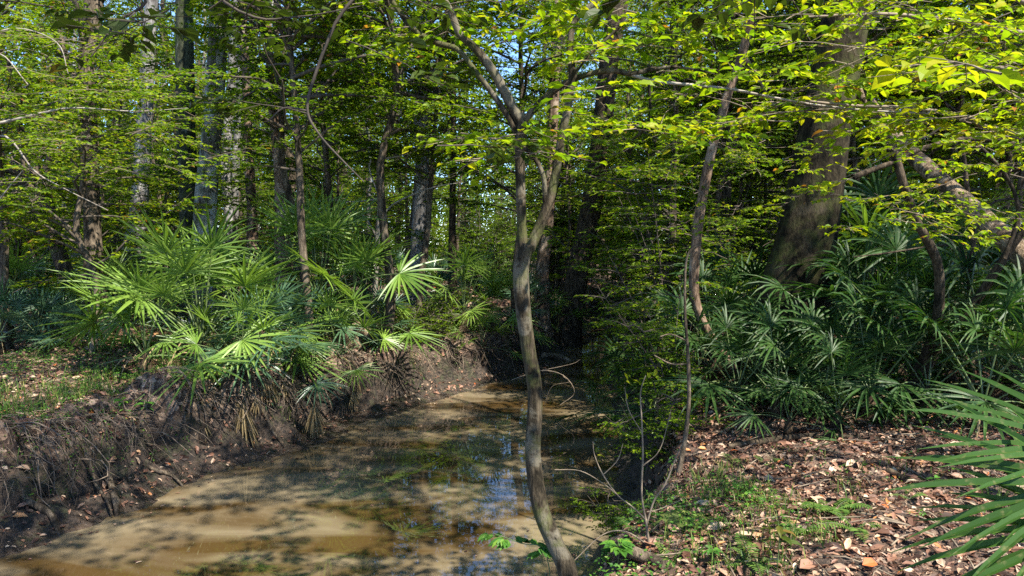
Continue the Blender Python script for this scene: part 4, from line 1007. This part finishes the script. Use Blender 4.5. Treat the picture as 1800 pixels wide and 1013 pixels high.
# litter of twigs
mb = MB()
for i in range(520):
    reg = (0.3, 5, 2.6, 7.5) if i < 330 else (-8, -.5, 6, 14)
    x = rb.uniform(reg[0], reg[1]); y = rb.uniform(reg[2], reg[3])
    if gz(x, y) < .4: continue
    a = rb.uniform(0, 3.14); L = rb.uniform(.08, .5); pts = []
    for t in (-.5, 0, .5):
        xx = x + math.cos(a) * L * t + rb.normal(0, .01); yy = y + math.sin(a) * L * t + rb.normal(0, .01); pts.append((xx, yy, gz(xx, yy) + rb.uniform(.01, .035)))
    w = rb.uniform(.002, .006); P, r = smooth_path(pts, [w, w, w * .5], 2); tube(mb, P, r, 5, 0)
tag(mb.obj('twig_litter', ['twig_brown']), 'thin broken twigs scattered among the fallen leaves', 'twigs', kind='stuff')


# ------------------------------------------------------------------ ferns, seedlings, bare shrub, fallen wood
def fern(px, py, label, n=7, L=.32, rng=rb):
    b = hit(px, py); o = empty('fern', b); tag(o, label, 'fern', 'ferns on the near bank')
    for i in range(n):
        a = i * 2.4 + rng.uniform(-.4, .4); el = rng.uniform(.35, 1.0); l = L * rng.uniform(.7, 1.15)
        t = np.linspace(0, 1, 17); h = np.array([math.cos(a), math.sin(a), 0])
        P = h * (l * t * math.cos(el))[:, None] + np.array([0, 0, 1.]) * (l * (t * math.sin(el) - .45 * t ** 2.2))[:, None] + b
        mb = MB(); tube(mb, P, .0022 * (1 - .8 * t), 4, 0)
        s = np.array([-h[1], h[0], 0]); pos = []; d = []; Ls = []
        for k in range(2, 17):
            w = l * .2 * math.sin(math.pi * min(1, (t[k] * .9 + .12))) ** .8
            for sg in (-1, 1): pos.append(P[k]); d.append(s * sg + h * .25 + [0, 0, rng.normal(-.05, .08)]); Ls.append(max(w, .006))
        leaves(mb, pos, d, np.tile([0, 0, 1.], (len(pos), 1)) + rng.normal(0, .1, (len(pos), 3)), np.array(Ls), np.full(len(Ls), l * .045), rng.uniform(0, 1, len(Ls)), 1, True, .1)
        mb.obj('frond', ['petiole', 'fern'], o, b)


fern(1462, 905, 'pale green fern in the sun with many upright toothed fronds', 11, .36)
fern(1500, 930, 'low fern with a drooping frond beside the pale upright fern', 5, .28)
fern(1320, 990, 'dark feathery fern under the big curled tan leaf', 7, .24)
fern(1030, 960, 'small bright fern between the forked trunk and grey log', 6, .2)
fern(1290, 815, 'lone short frond poking up at the edge of palm shade', 3, .18)
fern(1345, 820, 'two bluish fronds arching over bare litter below the palms', 3, .2)
fern(1120, 745, 'fern drooping down the shaded bank under the dark palms', 8, .32)
fern(1160, 800, 'fern tucked behind the bare twiggy shrub', 6, .24)
fern(1110, 925, 'small fern in green clutter between bare shrub and water', 6, .2)
fern(1180, 985, 'low fern beside the foot of the bare shrub', 6, .2)
fern(1400, 940, 'thin fern tuft left of the pale upright fern', 6, .2)
fern(1600, 880, 'tiny fern in the litter below the near palm blades', 4, .16)


def seedling(px, py, label, n=5, L=.09, h=.16, mat='leaf_seedling', rng=rb, lobed=False, lean=(0, 0)):
    b = hit(px, py); o = empty('seedling', b); tag(o, label, 'seedling', 'seedlings on the near bank')
    tip = b + [lean[0], lean[1], h]; mb = MB(); P, r = smooth_path([b, b + (tip - b) * .5 + [0.01, 0, .02], tip], [.003, .0025, .0015], 4); tube(mb, P, r, 5, 0); mb.obj('stem', ['petiole'], o, b)
    for i in range(n):
        a = i * 2.4 + rng.uniform(-.3, .3); p = P[int((.5 + .5 * i / n) * (len(P) - 1))]; d = np.array([math.cos(a), math.sin(a), rng.uniform(-.2, .3)])
        mb = MB(); l = L * rng.uniform(.7, 1.15)
        if lobed:
            for ph, f in ((-.9, .65), (0, 1), (.9, .65), (-.45, .85), (.45, .85)):
                dd = np.array([math.cos(a + ph), math.sin(a + ph), d[2]]); leaves(mb, [p + d * .02], [dd], [[0, 0, 1]], np.array([l * f]), np.array([l * .42]), np.array([rng.uniform(0, 1)]), 0, True, .1)
        else: leaves(mb, [p], [d], [[rng.normal(0, .2), rng.normal(0, .2), 1]], np.array([l]), np.array([l * .42]), np.array([rng.uniform(0, 1)]), 0, True, .2)
        mb.obj('leaf', [mat], o, b)


b = A0 + [-.08, .05, .05]; o = empty('seedling', b); tag(o, 'lobed bright green seedling leaning over the water by the forked trunk', 'seedling', 'seedlings on the near bank')
P, r = smooth_path([b, at(960, 975, 3.5), at(915, 955, 3.55), at(868, 938, 3.6)], [.004, .003, .0025, .0015], 5)
mb = MB(); tube(mb, P, r, 6, 0); mb.obj('stem', ['petiole'], o, b)
for i in range(15):
    p = P[-1 - i % 11]; a = rb.uniform(0, 6.28); mb = MB(); l = rb.uniform(.05, .095)
    for ph, f in ((-.8, .6), (0, 1), (.8, .6), (-.4, .85), (.4, .85)): leaves(mb, [p + [math.cos(a) * .03, math.sin(a) * .03, 0]], [[math.cos(a + ph), math.sin(a + ph), -.35]], [rb.normal(0, .2, 3) + [0, -.3, 1]], np.array([l * f]), np.array([l * .42]), np.array([rb.uniform(0, 1)]), 0, True, .1)
    mb.obj('leaf', ['leaf_seedling'], o, b)
seedling(1085, 1000, 'maple like seedling with broad toothed leaves below the grey log', 6, .11, .16, lobed=True)
seedling(1060, 975, 'small pale seedling just behind the grey log', 5, .06, .1)
seedling(1365, 1010, 'dark leaved seedling casting shade near the frame bottom', 8, .12, .26, mat='leaf_dark')
seedling(1150, 905, 'yellow green sprig beside the foot of the bare twiggy shrub', 7, .05, .12)
seedling(1130, 850, 'green sprig low on the bank lip behind the bare shrub', 9, .06, .16)
seedling(1180, 840, 'taller lime green sprig in front of the hooked sapling', 9, .055, .18)
seedling(1250, 1000, 'narrow leaved green tuft among litter under the dark fern', 8, .07, .1)
seedling(255, 740, 'bright green sprig on the shaded far bank lip', 10, .12, .22)
seedling(215, 730, 'second, lower green sprig beside the bright one on the far bank', 8, .11, .14)
seedling(1640, 860, 'slim grassy sprout in litter under the near palm', 5, .07, .08)

# bare twiggy shrub
bb = hit(1142, 968); bs_ = empty('bare_shrub', bb); tag(bs_, 'nearly leafless brown twiggy shrub on the bank beside the forked tree', 'shrub')
for rows in ([(1142, 968, 9), (1136, 920, 8), (1128, 870, 6), (1130, 800, 6), (1128, 740, 5), (1126, 690, 4), (1135, 660, 3)], [(1137, 920, 7), (1150, 880, 6), (1170, 850, 5), (1190, 800, 4), (1200, 780, 2)], [(1137, 915, 6), (1110, 890, 5), (1085, 870, 4), (1060, 835, 4), (1045, 800, 3), (1042, 775, 2)],
             [(1085, 870, 4), (1060, 850, 3), (1020, 828, 3), (975, 826, 2)], [(1060, 835, 3), (1085, 810, 3), (1095, 780, 2)], [(1129, 820, 4), (1160, 790, 3), (1180, 720, 2)], [(1128, 760, 3), (1105, 720, 3), (1098, 680, 2)], [(1142, 960, 6), (1100, 935, 5), (1060, 940, 4), (1010, 985, 3)], [(1137, 900, 3), (1160, 895, 3), (1195, 880, 2)]):
    mb = MB(); P, r = smooth_path([at(a, c, bb[1]) for a, c, w in rows], [w / F * bb[1] * .28 for a, c, w in rows], 5); tube(mb, P, r, 7, 0, .1, 20); mb.obj('branch', ['twig_brown'], bs_, bb)
mb = MB()
for (a, c) in ((1097, 655), (1100, 670), (1112, 668), (1100, 690), (1137, 655), (1150, 662), (1135, 745), (1050, 800)):
    d = rb.normal(0, 1, 3); leaves(mb, [at(a, c, bb[1])], [d], [rb.normal(0, .5, 3) + [0, 0, 1]], np.array([.05]), np.array([.024]), np.array([.9]), 0, True, .2)
mb.obj('foliage', ['leaf_bright'], bs_, bb)


def log(pts, w, label, mat, name='fallen_branch', cat='branch', lift=.5):
    P = [hit(a, c) for a, c in pts]; P = np.array(P); ww = w / F * P[0][1] * .5; P[:, 2] += ww * lift
    o = empty(name, P[0]); tag(o, label, cat); PP, r = smooth_path(P, np.linspace(ww, ww * .75, len(P)), 5)
    mb = MB(); tube(mb, PP, r, 12, 0, .15, 12, cap=True); mb.obj('wood', [mat], o, P[0])


log([(1030, 962), (1060, 968), (1095, 974), (1140, 992), (1170, 1006)], 17, 'short grey log lying on the bank lip beside the bare shrub', 'bark_brown')
log([(1500, 905), (1560, 920), (1640, 945)], 10, 'brown stick half buried in litter near the ferns', 'twig_brown')
log([(1230, 880), (1300, 885), (1400, 880)], 7, 'long thin dark stick lying across the sunlit litter', 'twig_dark')
log([(1560, 835), (1600, 850), (1660, 860)], 14, 'bent bark strip under the blades of the near palm', 'bark_dark')
log([(955, 628), (985, 630), (1012, 643)], 10, 'grey brown branch slanting into the water at the creek head', 'twig_brown')
log([(560, 650), (610, 620), (650, 640)], 9, 'weathered stick below the rounded tan stump', 'twig_brown')
log([(1280, 790), (1420, 770), (1560, 780)], 13, 'dark mossy branch lying along the foot of the right bank palms', 'bark_dark')

# bare twigs hanging over the water beside the forked tree
tw = empty('fallen_branch', at(950, 655, 6)); twb = at(950, 655, 6)
tag(tw, 'thin forked twig crossing the forked trunk above the water', 'branch')
for rows in ([(900, 668, 4), (950, 652, 5), (990, 660, 4), (1010, 690, 4), (985, 712, 3)], [(950, 652, 4), (1005, 640, 3), (1020, 632, 2)], [(990, 662, 3), (1000, 672, 2), (970, 680, 2), (955, 720, 2)]):
    mb = MB(); P, r = smooth_path([at(a, c, 10.5) for a, c, w in rows], [w / F * 10.5 * .18 for a, c, w in rows], 4); tube(mb, P, r, 6, 0); mb.obj('branch', ['twig_brown'], tw, twb)

# big single fallen leaves
for (px, py, L, wd, az_, c, lab) in ((1262, 938, .17, .06, .35, .88, 'large curled tan leaf lying in front of the dark fern'), (1180, 905, .12, .045, .9, .75, 'upturned pale brown leaf by the mossy hummock'), (1235, 895, .12, .06, 2.6, .93, 'cream coloured crumpled leaf near the mossy hummock'),
                             (1530, 1003, .10, .06, .3, 1., 'vivid orange leaf at the bottom of the litter'), (1310, 955, .12, .035, -.2, .96, 'rusty orange narrow leaf below the large curled one'), (1228, 812, .12, .05, 1.9, .97, 'orange brown leaf standing on edge by the hooked sapling'),
                             (35, 915, .12, .06, .2, .98, 'orange leaf stuck on mud at the water edge'), (1420, 1005, .12, .07, .5, .60, 'broad brown leaf under the dark seedling')):
    b = hit(px, py); o_ = MB(); leaves(o_, [b + [-L / 2 * math.cos(az_), -L / 2 * math.sin(az_), .03]], [[math.cos(az_), math.sin(az_), .1]], [[.1, -.5, 1]], np.array([L]), np.array([wd]), np.array([c]), 0, True, .25)
    o = o_.obj('fallen_leaf', ['litter'], None, b); tag(o, lab, 'leaf', 'large single fallen leaves')

# mossy hummock
hb_ = hit(1205, 915); mb = MB(); th = np.linspace(0, 2 * np.pi, 24, endpoint=False); rings = []
for k in range(7):
    f = k / 6; rr_ = .13 * math.cos(f * 1.5); rings.append(np.stack([rr_ * np.cos(th) * 1.4, rr_ * np.sin(th), np.full(24, -.02 + .05 * math.sin(f * 1.57))], 1))
V = np.array(rings); V = V * (1 + .25 * vnoise(V[..., 0] * 30, V[..., 1] * 30, V[..., 2] * 30)[..., None]) + hb_
i = np.arange(6)[:, None] * 24; j = np.arange(24)[None]; q = np.stack([i + j, i + (j + 1) % 24, i + 24 + (j + 1) % 24, i + 24 + j], -1).reshape(-1, 4)
mb.add(V.reshape(-1, 3), q, 0, .5, True); o = mb.obj('moss_cushion', ['moss'], None, hb_); tag(o, 'low yellow green moss cushion in the sunlit litter', 'moss')

# ------------------------------------------------------------------ the wood beyond, one mass
rf = np.random.RandomState(99); mb = MB()
m = 620000
ang = rf.uniform(-.76, .76, m); dist = rf.uniform(40, 80, m); cx = np.sin(ang) * dist; cy_ = np.cos(ang) * dist
zz = rf.uniform(0, 1, m) ** 1.35 * 20; pos = np.stack([cx, cy_, zz + .3], 1)
dn = fbm(cx * .22, cy_ * .22, zz * .25, s=71, o=3); keep = dn > (-.8 + 1.05 * np.clip((zz - 4) / 14, 0, 1)); pos = pos[keep]; m = len(pos)
sz = rf.uniform(.11, .30, m)
leaves(mb, pos, rf.normal(0, 1, (m, 3)), rf.normal(0, .7, (m, 3)) + [0, 0, .6], sz, sz * .6, rf.beta(2, 2.4, m), 1)
for i in range(150):
    a = rf.uniform(-.9, .9); d_ = rf.uniform(52, 80); x, y = math.sin(a) * d_, math.cos(a) * d_
    P = np.array([[x, y, -.5], [x + rf.normal(0, .3), y, 7], [x + rf.normal(0, .6), y, 17]]); w = rf.uniform(.12, .3); tube(mb, P, [w, w * .8, w * .4], 6, 0)
tag(mb.obj('far_woods', ['bark_grey', 'leaf_canopy']), 'distant forest seen through the trunks', 'forest', kind='stuff')

# ------------------------------------------------------------------ labels for the repeats
MARKS = [((60, 400), 'the crooked brown trunk'), ((160, 300), 'the dark flaky trunk'), ((245, 330), 'the ash grey trunk'), ((350, 300), 'the twin trunks'), ((440, 300), 'the slim tan trunk'),
         ((495, 380), 'the reddish peeled trunk'), ((350, 600), 'the biggest sunlit palm'), ((553, 700), 'the dangling dead frond'), ((622, 590), 'the rounded tan stump'), ((668, 300), 'the dead whitish sapling'), ((740, 350), 'the grey creek trunk'),
         ((797, 350), 'the thin dark trunk'), ((920, 400), 'the forked tree'), ((955, 520), 'the creek head trunk'), ((1030, 350), 'the dark leaning trunk'), ((1205, 650), 'the hooked bare sapling'),
         ((1235, 330), 'the thin orange trunk'), ((1425, 350), 'the thick leaning trunk'), ((1430, 760), 'the ferny litter slope'), ((1640, 500), 'the ropy dark stem'), ((1700, 360), 'the pale leaning trunk'), ((1800, 800), 'the near palm blades'), ((1760, 560), 'the crossing bent stem')]
ORD = 'first second third fourth fifth sixth seventh eighth ninth tenth eleventh twelfth thirteenth fourteenth fifteenth sixteenth seventeenth eighteenth nineteenth twentieth'.split()
groups = {}
for (o, adj, noun, grp, ref) in LABEL_QUEUE:
    o['group'] = grp
    px, py, f = proj(ref)
    if f < .3 or px < -150 or px > 1950:
        o['label'] = f'{adj} {noun} added outside the view to shade the creek'; o['group'] = grp + ' outside the view'; continue
    near = min(MARKS, key=lambda mk: (mk[0][0] - px) ** 2 + .35 * (mk[0][1] - py) ** 2)[1]
    band = '' if f < 11 else 'farther ' if f < 20 else 'distant ' if f < 36 else 'hazy far '
    groups.setdefault((adj, noun, near, band), []).append((px, o))
for (adj, noun, near, band), lst in groups.items():
    lst.sort(key=lambda t: t[0])
    for i, (px, o) in enumerate(lst):
        band_ = band.replace('hazy far', 'very distant')
        o['label'] = f'{band_}{adj} {noun} by {near}' + (f', {ORD[min(i, 19)]} from the left' if len(lst) > 1 else '')
print('verts', sum(len(m.vertices) for m in bpy.data.meshes), 'objects', len(S.objects))
